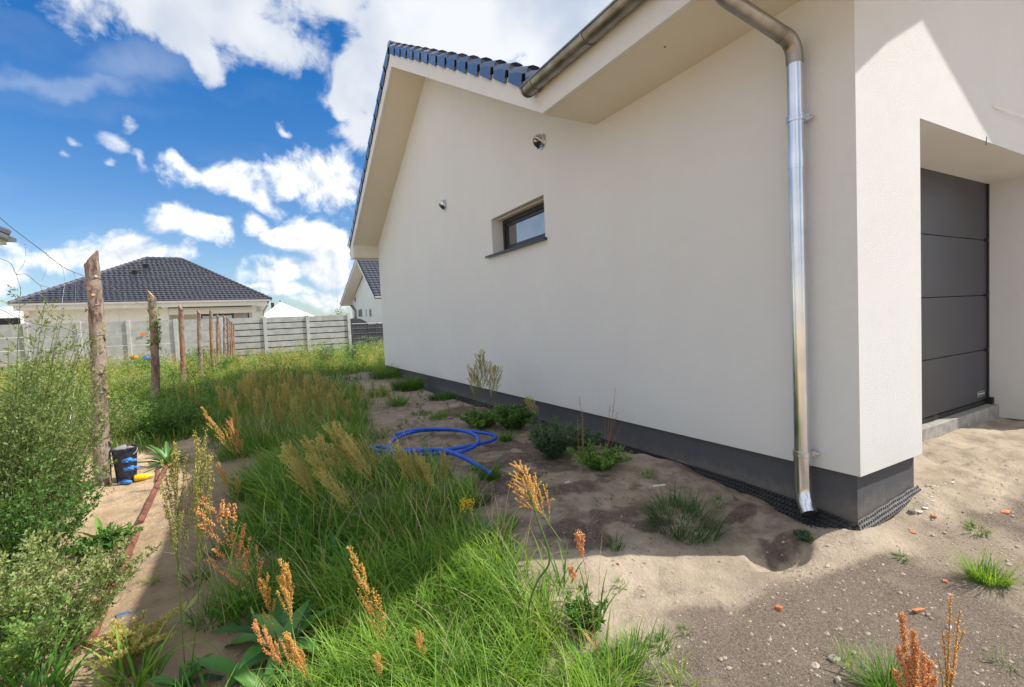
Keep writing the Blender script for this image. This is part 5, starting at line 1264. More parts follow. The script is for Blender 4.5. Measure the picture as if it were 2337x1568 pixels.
def stalk_px(key, bpx, tpx, label, push=0.0, **kw):
    b_ = gp(*bpx); t = D(tpx[0], tpx[1], depth_of(b_)+push); return sorrel(key, b_, t, label, **kw)
def keyof(kind, i): ks = [k for k in SMESH if k[0] == kind]; return ks[i % len(ks)]
# mid-field plumes: (tip px), (base px)
ORD = 'first second third fourth fifth sixth seventh eighth ninth tenth eleventh twelfth thirteenth fourteenth fifteenth sixteenth seventeenth eighteenth nineteenth twentieth twenty-first twenty-second twenty-third twenty-fourth twenty-fifth twenty-sixth'.split()
def rank(lst, i): return sorted(range(len(lst)), key=lambda k: lst[k][0][0]).index(i)
MIDA = [((500, 893), (520, 985)), ((522, 900), (545, 990)), ((548, 885), (560, 975)), ((560, 870), (575, 960)), ((578, 862), (590, 950)), ((600, 868), (610, 960)), ((622, 872), (630, 965)), ((640, 862), (655, 955)),
        ((660, 868), (672, 960)), ((685, 860), (692, 950)), ((700, 872), (715, 965)), ((722, 868), (735, 960)), ((742, 880), (760, 975)), ((590, 905), (605, 1010)), ((618, 900), (640, 1020)), ((650, 890), (680, 1010)),
        ((690, 905), (712, 1020)), ((720, 900), (745, 1010)), ((750, 912), (790, 1010)), ((775, 905), (800, 985)), ((795, 925), (815, 990)), ((536, 935), (560, 1025)), ((570, 870), (585, 985)), ((760, 890), (775, 960)), ((640, 915), (655, 1020)), ((670, 920), (690, 1030))]
for i, (tp, bp) in enumerate(MIDA):
    stalk_px(keyof('tan', i), (bp[0], bp[1]+25), (tp[0], tp[1]-8), 'tan feathery seed plume, '+ORD[rank(MIDA, i)]+' from left in the shaded thicket by the meadow', push=-0.15)
ORD_ = 0
MIDB = [((650, 1040), (800, 1215)), ((662, 1022), (770, 1190)), ((700, 1012), (830, 1210)), ((735, 1085), (880, 1240)), ((728, 1005), (860, 1190)), ((755, 985), (870, 1180)), ((770, 978), (880, 1170)), ((790, 1000), (890, 1190)), ((800, 1020), (900, 1200)), ((715, 1045), (840, 1230)), ((675, 1060), (790, 1230)), ((825, 1010), (905, 1160))]
for i, (tp, bp) in enumerate(MIDB):
    stalk_px(keyof('tan', i+1), bp, tp, 'tan seed plume leaning left over the long grass, '+ORD[rank(MIDB, i)]+' from the left', push=-0.1)
MIDC = [((905, 1020), (985, 1200)), ((920, 1035), (1000, 1200)), ((945, 1040), (1010, 1190)), ((960, 1050), (1020, 1200)), ((1012, 1040), (1035, 1160))]
for i, (tp, bp) in enumerate(MIDC):
    stalk_px(keyof('tan', i+2), bp, tp, 'tan seed plume before the left end of blue pipe, '+ORD[rank(MIDC, i)]+' from the left', push=-0.1)
MIDD = [((840, 895), (845, 950)), ((870, 880), (872, 945)), ((885, 890), (890, 955)), ((815, 880), (822, 950)), ((850, 870), (855, 935))]
for i, (tp, bp) in enumerate(MIDD): stalk_px(keyof('tan', i+3), bp, tp, 'thin tan plume on bare soil near the far wall, '+ORD[rank(MIDD, i)]+' from the left')
SP = [('orange', (470, 945), (590, 1110), 'bright orange seed head leaning left where the sun reaches past the shade edge'),
      ('orange', (525, 965), (585, 1120), 'short orange seed head just right of the leaning bright orange one'),
      ('orange', (500, 1062), (548, 1185), 'orange seed head standing on the shaded path edge'),
      ('orange', (540, 1090), (540, 1180), 'small reddish seed head beside the one on the path edge'),
      ('orange', (432, 880), (440, 960), 'small golden seed head at the foot of the third post'),
      ('orange', (447, 915), (452, 975), 'small golden seed head below and right of the third post'),
      ('orange', (408, 905), (415, 960), 'small golden seed head left of the third post foot'),
      ('green', (400, 1045), (425, 1560), 'tall yellow-green branching sorrel rising from the bottom edge left of centre'),
      ('green', (455, 1030), (432, 1562), 'tall yellow-green sorrel crossing the shadow edge of the path'),
      ('pink', (482, 1155), (640, 1560), 'tall pink-orange sorrel leaning left, in front of the dock leaves'),
      ('short', (600, 1322), (645, 1580), 'short red-orange seed head between the two taller front stalks'),
      ('orange', (650, 1288), (700, 1590), 'orange seed head upright above the dock leaves'),
      ('orange', (578, 1430), (760, 1680), 'thick golden-orange seed head lying over the dock plant at the bottom'),
      ('orange', (655, 1455), (800, 1700), 'golden seed head to the right of the thick one at the bottom'),
      ('orange', (812, 1272), (945, 1600), 'large golden-orange seed head leaning left over the bright grass'),
      ('short', (955, 1440), (975, 1610), 'small narrow orange seed head in the bright front grass'),
      ('short', (858, 1492), (905, 1640), 'narrow yellow seed head cut by the bottom edge'),
      ('small', (1318, 1208), (1368, 1560), 'red-stemmed sorrel with a small pink head right of the front grass'),
      ('small', (1300, 1290), (1360, 1500), 'small faded seed head below the pink one'),
      ('fan', (1097, 812), (1105, 960), 'grey feathery plume seen against the white wall'),
      ('fan', (1132, 836), (1112, 965), 'feathery plume leaning right beside the grey one at the wall'),
      ('fan', (1078, 842), (1098, 960), 'shorter feathery plume left of the two at the wall'),
      ('fan', (1202, 906), (1250, 985), 'drooping grey-green plume against the dark plinth')]
for i, (kd, tp, bp, lab) in enumerate(SP): stalk_px(keyof(kd, i), bp, tp, lab, push=(-0.10 if tp[1] > 1000 and kd not in ('tan', 'fan') else 0.0))
# broken golden sorrel, curled and drooping
sorrel_assets(('broken', 301), M_seed_or, M_stem, hf=0.25, nbr=20, dense=120, spread=0.60, blen=0.62, R=0.0065, curl=1.0, stem_r=0.007, leaves=0)
b_ = D(1280, 1235, depth_of(gp(1215, 1480))); t_ = D(1180, 1078, depth_of(gp(1215, 1480)))
o = sorrel(('broken', 301), b_, t_, 'broken golden-orange seed head tilted across the shaded soil above the shadow edge', name='sorrel_plant')
st = [gp(1210, 1500), D(1205, 1400, depth_of(gp(1210, 1500))), D(1225, 1330, depth_of(gp(1210, 1500))), D(1255, 1275, depth_of(gp(1210, 1500))), D(1225, 1180, depth_of(gp(1210, 1500))), D(1205, 1120, depth_of(gp(1210, 1500)))]
Mi = o.matrix_world.inverted() if False else (Matrix.Translation(o.location) @ o.rotation_quaternion.to_matrix().to_4x4() @ Matrix.Diagonal((*o.scale, 1))).inverted()
mb = MB().tube(smooth_path(st), [0.0045]*26, 6); ob = link('lower_stem', mb.mesh('lower_stem', M_stem, (0, 0, 0), True, mtx=Mi), o)
# thick spikes bottom right
def spikes(c_px, tips, label, rad=0.008, mat=M_seed_pink, seed=4, dens=420):
    b0 = gp(*c_px); dep = depth_of(b0); r_ = np.random.default_rng(seed); paths, rd, C = [], [], []
    for tp in tips:
        t = D(tp[0], tp[1], dep+r_.uniform(-.05, .05)); s = np.linspace(0, 1, 9)[:, None]; m = (b0+t)/2+r_.normal(0, .012, 3); P = (1-s)**2*b0+2*s*(1-s)*m+s*s*t
        paths.append(P-b0); rd.append(0.0028*(1-.5*s[:, 0])); Ls = np.linalg.norm(t-b0); k = int(dens*Ls*1.0); tt = 0.35+0.65*r_.random(k)
        i = tt*8; i0 = np.clip(i.astype(int), 0, 7); f = (i-i0)[:, None]; q = P[i0]*(1-f)+P[i0+1]*f; C.append(q-b0+r_.normal(0, rad*0.55, (k, 3)))
    C = np.vstack(C); sv, sq = tube_np(paths, rd, 5); bv, bt = blobs_np(C, 0.0029*r_.uniform(.7, 1.3, len(C)), r_)
    o = thing('sorrel_plant', label, 'wild plant', b0, 'sorrel stalks with seed heads')
    link('stem', mk('stem', sv, sq, attrs={'tint': np.full(len(sv), .4)}, mat=M_stemred), o); link('seed_head', mk('seed_head', bv, None, bt, {'tint': np.repeat(r_.random(len(C)), 5)}, mat=mat), o)
spikes((2105, 1680), [(2058, 1400), (2048, 1478), (2092, 1470), (2108, 1492), (2040, 1530), (2075, 1500), (2122, 1510), (2085, 1440), (2135, 1545)], 'clump of thick salmon-orange seed spikes at the bottom right', 0.009, dens=1500)
spikes((2160, 1640), [(2170, 1360), (2190, 1395), (2150, 1440), (2200, 1440), (2140, 1500)], 'thin orange sorrel stalk right of the thick salmon spikes', 0.006, M_seed_or, 5, 300)
spikes((1330, 980+95), [(1322, 905), (1330, 935), (1318, 950)], 'thin bare weed stalk rising against the plinth near mid wall', 0.012, M_seed_yg, 6, 60)
spikes((1385, 1035), [(1405, 888), (1392, 925), (1410, 940), (1420, 960), (1380, 955)], 'tall thin brownish weed stalk against the white wall', 0.014, M_dry, 7, 70)
spikes((880, 1310), [(822, 1222), (832, 1235), (852, 1240), (868, 1270), (880, 1290)], 'small dried brown curled stalk in the dark grass left of centre', 0.004, M_dry, 8, 120)
spikes((1270, 1130), [(1262, 1090), (1275, 1100), (1268, 1115)], 'faint rusty weed on the stained soil behind the broken seed head', 0.014, M_dry, 9, 110)

# leafy bushes
def bush(px, py, hgt, rad, nst, nl, label, mat, seed, leafl=0.022, leafw=0.006, lean=(0, 0), side=14, stemcol=None, name='weed_bush', cat_='bush', dep=None, group='leafy weeds', up=0.5, base=None, low=0.12):
    c = gp(px, py) if base is None else np.array(base, float); r_ = np.random.default_rng(seed); paths, rd, C, Dr, Tn = [], [], [], [], []
    for s in range(nst):
        a = r_.uniform(0, 6.28); rr = rad*math.sqrt(r_.random()); hh = hgt*r_.uniform(.6, 1.08)*(1-0.25*rr/rad)
        k = 9; t = np.linspace(0, 1, k)[:, None]; tip = np.array([math.cos(a)*rr+lean[0]*hh, math.sin(a)*rr+lean[1]*hh, hh]); b0 = np.array([math.cos(a)*rr*.25, math.sin(a)*rr*.25, 0])
        mid = (b0+tip)/2+np.array([-(tip-b0)[0]*0.15, -(tip-b0)[1]*.15, hh*0.08]); P = (1-t)**2*b0+2*t*(1-t)*mid+t*t*tip; paths.append(P); rd.append(0.0034*(hgt/0.8)**.5*(1-.75*t[:, 0]))
        for q in range(side):
            u = low+(1-low)*r_.random(); i = u*(k-1); i0 = min(int(i), k-2); p0 = P[i0]*(1-(i-i0))+P[i0+1]*(i-i0); a2 = r_.uniform(0, 6.28)
            L_ = hgt*0.20*(1.15-u)*r_.uniform(.5, 1.3)+0.02; sdv = np.array([math.cos(a2), math.sin(a2), up+0.5*r_.random()]); sdv /= np.linalg.norm(sdv)
            m = max(3, int(nl*(0.4+L_/(hgt*.2)))); v = np.sort(r_.random(m))[:, None]; cc = p0+sdv*L_*v; C.append(cc); Dr.append(sdv*0.7+r_.normal(0, .6, (m, 3))+np.array([0, 0, .25])); Tn.append(np.clip(r_.normal(.35+.4*u, .2, m), 0, 1))
            if q % 2 == 0: paths.append(np.stack([p0, p0+sdv*L_*.5, p0+sdv*L_])); rd.append(np.array([.0012, .0009, .0005]))
    C = np.vstack(C); Dr = np.vstack(Dr); Tn = np.concatenate(Tn); n = len(C)
    lv, lq = leaves_np(C, Dr, leafl*r_.uniform(.6, 1.4, n), leafw*r_.uniform(.7, 1.4, n), r_); sv, sq = tube_np(paths, rd)
    o = thing(name, label, cat_, c, group)
    link('stem', mk('stem', sv, sq, attrs={'tint': np.full(len(sv), .3)}, mat=stemcol or M_stem), o); link('foliage', mk('foliage', lv, lq, attrs={'tint': np.repeat(Tn, 4)}, mat=mat), o); return o
BU = [ # px, py, h, rad, stems, leaves, label, mat, leaf l, w, lean
 (30, 1290, 1.68, .50, 46, 15, 'tall grey-green wormwood at the left edge reaching above the fence line', M_worm, .024, .007, (0.05, 0)),
 (85, 1245, 1.50, .38, 34, 15, 'tall wormwood with long arching tips just left of the nearest post', M_worm, .024, .007, (.16, -.05)),
 (-90, 1330, 1.70, .5, 26, 8, 'wormwood mostly beyond the left edge of the picture', M_worm, .024, .007, (0, 0)),
 (60, 1340, .75, .45, 34, 10, 'dark green bushy weed below the tall wormwood at the left edge', M_green, .022, .010, (0, 0)),
 (110, 1225, .62, .36, 34, 10, 'dense green weed around the foot of the nearest post', M_green, .022, .010, (.05, 0)),
 (60, 1450, .50, .42, 34, 10, 'low sprawling small-leaved weed in the lower left', M_worm, .018, .009, (0.1, 0)),
 (150, 1480, .36, .36, 34, 10, 'low sprawling weed beside the rusty rail in the lower left', M_worm, .016, .009, (.12, 0)),
 (0, 1560, .45, .4, 26, 9, 'bushy weed in the bottom left corner', M_green, .018, .009, (0.05, 0)),
 (265, 1340, .30, .22, 14, 9, 'thin upright small-leaved weed over the rusty rail', M_worm, .016, .008, (.1, .1)),
 (110, 1120, 1.05, .5, 34, 12, 'wormwood growing behind the tall ones at the left edge', M_worm, .024, .008, (0, 0)),
 (235, 1030, .70, .45, 26, 9, 'olive weed directly behind the nearest post', M_worm, .026, .009, (0, 0)),
 (320, 1010, .62, .5, 26, 9, 'green leafy weed between the first and second posts', M_green, .026, .011, (0, 0)),
 (400, 1000, .62, .48, 28, 9, 'fresh green weed right of the second post', M_green, .028, .012, (.05, 0)),
 (440, 985, .50, .4, 24, 9, 'bright green weed at the edge of the shade by the path end', M_green, .028, .012, (0, 0)),
 (370, 955, .55, .5, 22, 8, 'green weed around the foot of the second post', M_green, .03, .013, (0, 0)),
 (290, 930, .60, .6, 22, 8, 'olive weed farther back between first and second posts', M_worm, .032, .013, (0, 0)),
 (420, 900, .75, .6, 22, 8, 'leafy weed behind the third post', M_green, .035, .016, (0, 0)),
 (500, 870, .7, .6, 20, 8, 'tall green weed behind the fifth post', M_green, .04, .018, (0, 0)),
 (330, 870, .8, .7, 20, 8, 'leafy weed in front of the concrete fence left of the second post', M_green, .045, .02, (0, 0)),
 (455, 845, 1.0, .8, 20, 8, 'leafy weed in front of the concrete fence by the fourth post', M_green, .05, .025, (0, 0)),
 (215, 850, .8, .9, 20, 8, 'green weed in front of the concrete fence behind the nearest post', M_green, .05, .025, (0, 0)),
 (100, 855, .9, .9, 20, 8, 'weed in front of the concrete fence at the far left', M_worm, .05, .025, (0, 0)),
 (745, 850, .9, .35, 14, 8, 'dark upright weed on the sunny meadow edge before the slatted fence', M_dullgreen, .04, .02, (0, 0)),
 (808, 850, .9, .35, 12, 8, 'dark upright weed in the meadow left of the far house corner', M_dullgreen, .04, .02, (0, 0)),
 (1262, 1045, .40, .27, 70, 13, 'round dense grey-green bush beside the plinth', M_dullgreen, .020, .008, (0, 0)),
 (1175, 980, .32, .32, 46, 12, 'bright leafy weed by the plinth behind the pipe coil', M_green, .024, .014, (0, 0)),
 (1100, 976, .22, .40, 44, 11, 'low flat leafy weed left of the bright one behind the coil', M_green, .024, .012, (0, 0)),
 (1365, 1070, .20, .30, 54, 11, 'low feathery green weed next to the membrane strip', M_green, .018, .008, (0, 0)),
 (1325, 1025, .20, .26, 34, 10, 'small feathery weed between the round bush and the wall', M_dullgreen, .018, .008, (0, 0)),
 (300, 1490, .12, .22, 20, 10, 'low yellowish feathery weed by the end of the rusty rail', M_seed_yg, .014, .007, (0, 0)),
 (230, 1265, .14, .22, 22, 10, 'low yellow-green weed patch left of the rusty rail', M_green, .018, .010, (0, 0)),
 (1835, 1235, .05, .07, 14, 6, 'tiny green sprig beside the drip hole', M_dullgreen, .010, .006, (0, 0)),
 (1340, 1450, .22, .12, 14, 7, 'small mixed-leaf weed at the right side of the front grass', M_green, .024, .010, (0, 0)),
]
for i, (px, py, hg, rad, ns, nl, lab, mt, ll, lw, ln) in enumerate(BU):
    kw = {}
    if py < 940 and px < 830:                  # far ones stand at their own distance
        dd = {930: 10.5, 900: 13.0, 870: 15.5, 845: 19.5, 850: 19.5, 855: 18.0}[py] if py in (930, 900, 870, 845, 850, 855) else 15
        if px in (745, 808): dd = 17.0
        q = D(px, py, dd); kw['base'] = (q[0], q[1], 0.0)
    bush(px, py, hg, rad, ns, nl, lab, mt, 400+i, ll, lw, ln, side=24 if hg > 1.2 else (16 if hg > .5 else 12), low=0.05, **kw)
# ivy on the second post
bs1, tp1, rw1, po1 = post_w[1]; r_ = np.random.default_rng(77); n = 230; t = r_.beta(2, 1.4, n)*0.40; a = r_.uniform(-2.8, 0.6, n); C = tp1+(bs1-tp1)*(0.06+t)[:, None]
rr = rw1*(1.05+0.5*np.abs(r_.normal(0, .5, n))*(1+1.5*(t < .09))); C = C+np.stack([np.cos(a)*rr, np.sin(a)*rr, np.zeros(n)], 1)
lv, lq = leaves_np(C, np.stack([np.cos(a), np.sin(a), r_.uniform(-.8, .6, n)], 1), r_.uniform(.025, .05, n), r_.uniform(.02, .038, n), r_)
iv = thing('climbing_ivy', 'green climbing plant wrapped round the top half of the second post', 'climbing plant', tuple(bs1))
link('foliage', mk('foliage', lv-bs1, lq, attrs={'tint': np.repeat(r_.uniform(.7, 1.2, n), 4)}, mat=M_green), iv)
hp = [tp1+(bs1-tp1)*(0.5-0.45*k/30)+np.array([math.cos(k*.7)*rw1*1.08, math.sin(k*.7)*rw1*1.08, 0]) for k in range(31)]
link('stem', mk('stem', *(lambda s: (s[0]-bs1, s[1]))(tube_np([hp], [np.full(31, .005)])), attrs={'tint': np.full(93, .3)}, mat=M_stem), iv)
# vine tips hanging in the picture between first and second post are left to the wire mesh

# dock plants with broad leaves
def leaf_strip(base, az, elev, ln, wd, droop, r_, segs=9):
    V = []; p = np.array(base, float); el = elev
    d_h = np.array([math.cos(az), math.sin(az), 0]); sdv = np.array([-math.sin(az), math.cos(az), 0])
    for i in range(segs+1):
        t = i/segs; w_ = wd*(math.sin(math.pi*min(1, t*0.86+0.10))**0.8)*(1 if t < 1 else 0.02); d = d_h*math.cos(el)+np.array([0, 0, 1])*math.sin(el); nn = -d_h*math.sin(el)+np.array([0, 0, 1])*math.cos(el)
        wob_ = 0.10*w_*math.sin(t*16+az*3)
        for s in (-1, -0.5, 0, 0.5, 1): V.append(p+sdv*w_*0.5*s+nn*(abs(s)*w_*0.22+wob_*s*abs(s)))
        p = p+d*ln/segs; el -= droop/segs
    I = np.arange((segs+1)*5).reshape(segs+1, 5); Q = np.stack([I[:-1, :-1].ravel(), I[:-1, 1:].ravel(), I[1:, 1:].ravel(), I[1:, :-1].ravel()], 1)
    return np.array(V), Q
def dock(px, py, nl, ln, wd, label, seed, elev=(0.25, 1.2), mat=M_dock, droop=1.3, dry=0):
    c = gp(px, py); r_ = np.random.default_rng(seed); o = thing('dock_plant', label, 'broad-leaved plant', c, 'rosettes of broad dock leaves')
    for k in range(nl):
        az = k*2.4+r_.uniform(-.3, .3); V, Q = leaf_strip((0, 0, 0.0), az, r_.uniform(*elev), ln*r_.uniform(.65, 1.15), wd*r_.uniform(.7, 1.2), droop*r_.uniform(.5, 1.2), r_)
        me = mk('leaf', V, Q, attrs={'tint': np.full(len(V), r_.uniform(.1, .85))}, smooth=True, mat=(M_dry if k < dry else mat)); link('leaf', me, o)
    return o
dock(650, 1490, 15, .36, .070, 'large dock rosette with long broad leaves in the bottom left centre', 501, (0.1, 1.1))
dock(600, 1585, 9, .38, .072, 'dock plant with a crinkled blue-green leaf at the bottom edge', 502, (.1, .8))
dock(420, 1575, 11, .16, .035, 'small dock rosette at the foot of the tall yellow-green sorrel', 503, (.3, 1.2))
dock(385, 1062, 30, .30, .038, 'dock rosette in the sun at the upper end of the rusty rail', 504, (.4, 1.3), droop=.9)
dock(780, 1320, 8, .26, .035, 'narrow dock leaves standing in the dark grass', 505, (.7, 1.4), droop=.7)
dock(235, 1255, 8, .24, .045, 'yellow-green dock leaves left of the rusty rail', 506, (.4, 1.2), droop=.9)
dock(1095, 1250, 7, .20, .03, 'small dock leaves at the edge of the long grass beside bare soil', 507, (.7, 1.3), droop=.7)
dock(1345, 1545, 9, .17, .04, 'pale dock rosette at the bottom right of the front grass', 508, (.3, 1.2))
dock(1090, 1075, 9, .14, .03, 'small dock rosette inside the bend of the blue pipe end', 509, (.3, 1.1))
# yellow flower
c = gp(1068, 1225); fl = thing('yellow_toadflax', 'small bright yellow flower at the grass edge on the dark soil', 'flower', c); r_ = np.random.default_rng(9)
pth = [np.array([[0, 0, 0], [.01*k, .0, .1], [.02*k, .01, .2]]) for k in (-1, 0, 1, 2)]
sv, sq = tube_np(pth, [np.array([.002, .0015, .001])]*4); link('stem', mk('stem', sv, sq, attrs={'tint': np.full(len(sv), .5)}, mat=M_stem), fl)
C = np.vstack([q[2]+r_.normal(0, .014, (16, 3))*[1, 1, 1.5] for q in pth]); bv, bt = blobs_np(C, np.full(len(C), .006), r_); link('blossom', mk('blossom', bv, None, bt, {'tint': np.full(len(bv), .6)}, mat=M_yellow), fl)

# tree crown beyond the fence
q = D(752, 728, 42); tr = thing('distant_tree', 'bright green tree crown showing above the slatted fence near the far house corner', 'tree', (q[0], q[1], 0))
part('trunk', MB().tube([(q[0], q[1], 0), (q[0]+.05, q[1], 1.3), (q[0], q[1], 2.4)], [0.12, 0.09, 0.05], 8), M_bark, tr)
r_ = np.random.default_rng(12); n = 5200; u = r_.normal(0, 1, (n, 3)); u /= np.linalg.norm(u, axis=1, keepdims=True); rad_ = r_.random(n)**.4
lob = np.array([[0, 0, 0], [-1.0, .2, -.2], [.9, -.1, -.1], [1.5, 0, -.45], [-1.7, 0, -.5], [.3, 0, .35]])[r_.integers(0, 6, n)]
C = np.array([q[0], q[1], 1.75])+lob*0.62+u*rad_[:, None]*np.array([.75, .8, .65]); C = np.vstack([C, np.array([q[0]+.85, q[1]-.2, 2.75])+r_.normal(0, 1, (160, 3))*[.2, .2, .4]])
n = len(C); lv, lq = leaves_np(C, r_.normal(0, 1, (n, 3)), r_.uniform(.08, .16, n), r_.uniform(.05, .09, n), r_)
link('crown', mk('crown', lv-np.array([q[0], q[1], 0]), lq, attrs={'tint': np.repeat(r_.random(n), 4)}, mat=M_green), tr)

# ------------------------------------------------------------------ blue pipe coil
def gpath(l): return [tuple(G(a, b_, z)) for a, b_, z in l]
hz = 0.035
c1 = [(826, 1019, .03), (862, 1020, .03), (905, 1024, .03), (960, 1027, .03), (1025, 1025, .04), (1080, 1016, .05), (1120, 1006, .05), (1131, 998, .05), (1120, 991, .06), (1095, 987, .07), (1060, 983, .07), (1010, 981, .07), (960, 983, .06), (930, 990, .05), (905, 1000, .04), (892, 1012, .03), (893, 1026, .03), (915, 1034, .03), (960, 1036, .03), (1010, 1035, .035), (1050, 1031, .05), (1080, 1020, .06), (1092, 1006, .08), (1082, 992, .10), (1050, 982, .10), (1010, 979, .09), (960, 980, .08), (925, 986, .06), (903, 993, .04)]
c2 = [(840, 1022, .03), (880, 1032, .03), (930, 1031, .06), (980, 1026, .09), (1020, 1030, .11), (1060, 1045, .10), (1090, 1062, .08), (1110, 1075, .06), (1120, 1083, .05)]
hs_ = thing('blue_water_pipe', 'loose coil of bright blue plastic water pipe on the shaded soil', 'pipe', G(990, 1010, 0))
part('pipe_coil', MB().tube(smooth_path(gpath(c1), 4), 0.0195, 10), M_hose, hs_, smooth=True)
part('pipe_end', MB().tube(smooth_path(gpath(c2), 4), 0.0215, 10), M_hose, hs_, smooth=True)

# ------------------------------------------------------------------ rusty rail, bucket, gloves, bottle, chips
def rail(pts, label, w=0.03, h=0.03):
    P = [gp(a, b_) for a, b_ in pts]; b = MB()
    for i in range(len(P)-1):
        a, c = P[i], P[i+1]; d = (c-a)/np.linalg.norm(c-a); s = np.array([-d[1], d[0], 0])*w/2; up = np.array([0, 0, h])
        z0 = np.array([0, 0, 0.004])
        b.add([a-s+z0, a+s+z0, c+s+z0, c-s+z0, a-s+up, a+s+up*0.6, c+s+up*0.6, c-s+up], [(0, 3, 2, 1), (4, 5, 6, 7), (0, 1, 5, 4), (1, 2, 6, 5), (2, 3, 7, 6), (3, 0, 4, 7)])
    single('rusty_rail', b, M_rust, tuple(P[0]), label, 'steel profile', 'rusty steel profiles on the path')
rail([(382, 1066), (370, 1090), (352, 1130), (336, 1165), (322, 1195)], 'long rusty steel strip lying on the sandy path', .03, .03)
rail([(316, 1210), (306, 1240), (292, 1275), (270, 1320), (248, 1372), (232, 1410)], 'rusty steel strip continuing down the path below the first')
rail([(222, 1372), (205, 1412), (190, 1452), (172, 1500)], 'rusty steel strip at the lower left half hidden by weeds')
rail([(238, 1400), (222, 1440), (205, 1480)], 'short rusty strip beside the lower left one', .022)
rail([(362, 1075), (358, 1100)], 'short rusty stub left of the long rusty strip', .02, .02)
# bucket
pb = gp(290, 1098); scb = 0.30/82*1.0; dep = depth_of(pb); hbk = 78/1082*dep; rbk = 23/1082*dep
bk = thing('black_bucket', 'black plastic bucket standing in weeds right of the nearest post', 'bucket', pb)
b = MB(); b.lathe([(0.001, 0), (rbk*.78, 0), (rbk, hbk*.93), (rbk*1.07, hbk*.93), (rbk*1.07, hbk), (rbk*.97, hbk), (rbk*.93, hbk*.9), (rbk*.74, .012), (0.001, .012)], 28, tuple(pb)); part('body', b, M_bucket, bk, smooth='auto')
part('handle', MB().tube([(pb[0]+math.cos(a)*rbk*1.08, pb[1]-0.02-0.5*rbk*math.sin(a), pb[2]+hbk*.95-math.sin(a)*rbk*.75) for a in [math.pi*k/14 for k in range(15)]], 0.003, 6), M_lightgrey, bk, smooth=True)
def glove(c, az, label, mat, s=1.0, tilt=0.0):
    b = MB(); ca, sa = math.cos(az), math.sin(az)
    def TR(x, y, z): return (c[0]+(x*ca-y*sa)*s, c[1]+(x*sa+y*ca)*s, c[2]+z*s+tilt*x*s)
    b.tube([TR(-.07, 0, .0), TR(-.03, 0, .005), TR(.02, 0, .01), TR(.05, 0, .008)], [.028*s, .03*s, .042*s, .036*s], 10)
    for k, (yy, l) in enumerate(((-.03, .06), (-.01, .075), (.012, .07), (.032, .055))): b.tube([TR(.045, yy, .005), TR(.045+l*.6, yy*1.2, .012), TR(.045+l, yy*1.3, -.002)], [.012*s, .011*s, .009*s], 7)
    b.tube([TR(-.01, -.03, .0), TR(.02, -.06, .004), TR(.045, -.07, 0)], [.013*s, .012*s, .01*s], 7)
    return single('work_glove', b, mat, tuple(c), label, 'glove', 'gloves by the bucket', smooth=True)
dfr = dep-rbk-0.03
glove(D(292, 1052, dfr), -0.45, 'blue work glove hanging on the front of the bucket', M_blueglove, .6)
glove(D(296, 1070, dfr), 0.2, 'lower blue glove against the front of the bucket', M_blueglove, .6)
glove(gp(290, 1098)+np.array([0.02, -0.13, .02]), 2.6, 'blue glove on the ground at the foot of the bucket', M_blueglove, .6)
glove(D(276, 1026, dep-rbk*.4), 0.3, 'grey glove lying on the rim of the bucket', simple('grey_glove', (.2, .19, .2), (.3, .28, .3), .9), .8)
pbt = gp(329, 1095); b = MB(); b.lathe([(0.001, 0), (.026, 0), (.03, .01), (.03, .09), (.022, .11), (.012, .12), (.012, .15), (0.001, .152)], 14); b.v = [(pbt[0]-.07+z_*0.95, pbt[1]+y_+0.03*0, pbt[2]+.028+x_) for x_, y_, z_ in b.v]
single('yellow_bottle', b, M_yellow, tuple(pbt), 'yellow plastic bottle lying on the sand beside the bucket', 'bottle', smooth=True)
# chips and stones
def chip(px, py, sx_, sy_, sz_, label, mat, seed, name, cat_, rot=0.4, group=None):
    c = gp(px, py); r_ = np.random.default_rng(seed); bm_ = MB().box(-.5, .5, -.5, .5, 0, 1); ca, sa = math.cos(rot), math.sin(rot); V = []
    for v in bm_.v:
        v = np.array(v)*[sx_, sy_, sz_]*(1+r_.uniform(-.22, .22, 3)); V.append((c[0]+v[0]*ca-v[1]*sa, c[1]+v[0]*sa+v[1]*ca, c[2]+v[2]-0.002))
    bm_.v = V; single(name, bm_, mat, tuple(c), label, cat_, group, bevel=min(sx_, sy_, sz_)*.18)
chip(280, 1403, .055, .035, .006, 'blue-grey flat tile chip on the sandy path', M_slate, 1, 'tile_chip', 'chip')
chip(248, 1500-48, .06, .02, .012, 'bright orange brick splinter on the path in the lower left', M_brick, 2, 'brick_shard', 'brick shard', .2, 'brick shards on the soil')
chip(2095, 1395, .055, .022, .014, 'long orange brick piece on the gravel at the lower right', M_brick, 3, 'brick_shard', 'brick shard', -.3, 'brick shards on the soil')
chip(1777, 1392, .022, .03, .02, 'small orange brick lump on the gravel in front of the corner', M_brick, 4, 'brick_shard', 'brick shard', .1, 'brick shards on the soil')
chip(2295, 1168, .06, .035, .008, 'flat orange brick piece at the right edge by the garage', M_brick, 5, 'brick_shard', 'brick shard', .1, 'brick shards on the soil')
chip(2130, 1178, .05, .025, .01, 'orange-brown brick flake just right of the wall corner', M_brick, 6, 'brick_shard', 'brick shard', .5, 'brick shards on the soil')
chip(2083, 1215, .04, .02, .008, 'pinkish brick flake on the sand below the corner', M_brick, 7, 'brick_shard', 'brick shard', .8, 'brick shards on the soil')
chip(2157, 1328, .025, .02, .01, 'tiny orange brick bit left of the round tuft', M_brick, 8, 'brick_shard', 'brick shard', .3, 'brick shards on the soil')
chip(1505, 1108, .09, .02, .006, 'white plaster strip on the shaded soil by the membrane', M_flake, 15, 'plaster_strip', 'plaster piece', -.3)
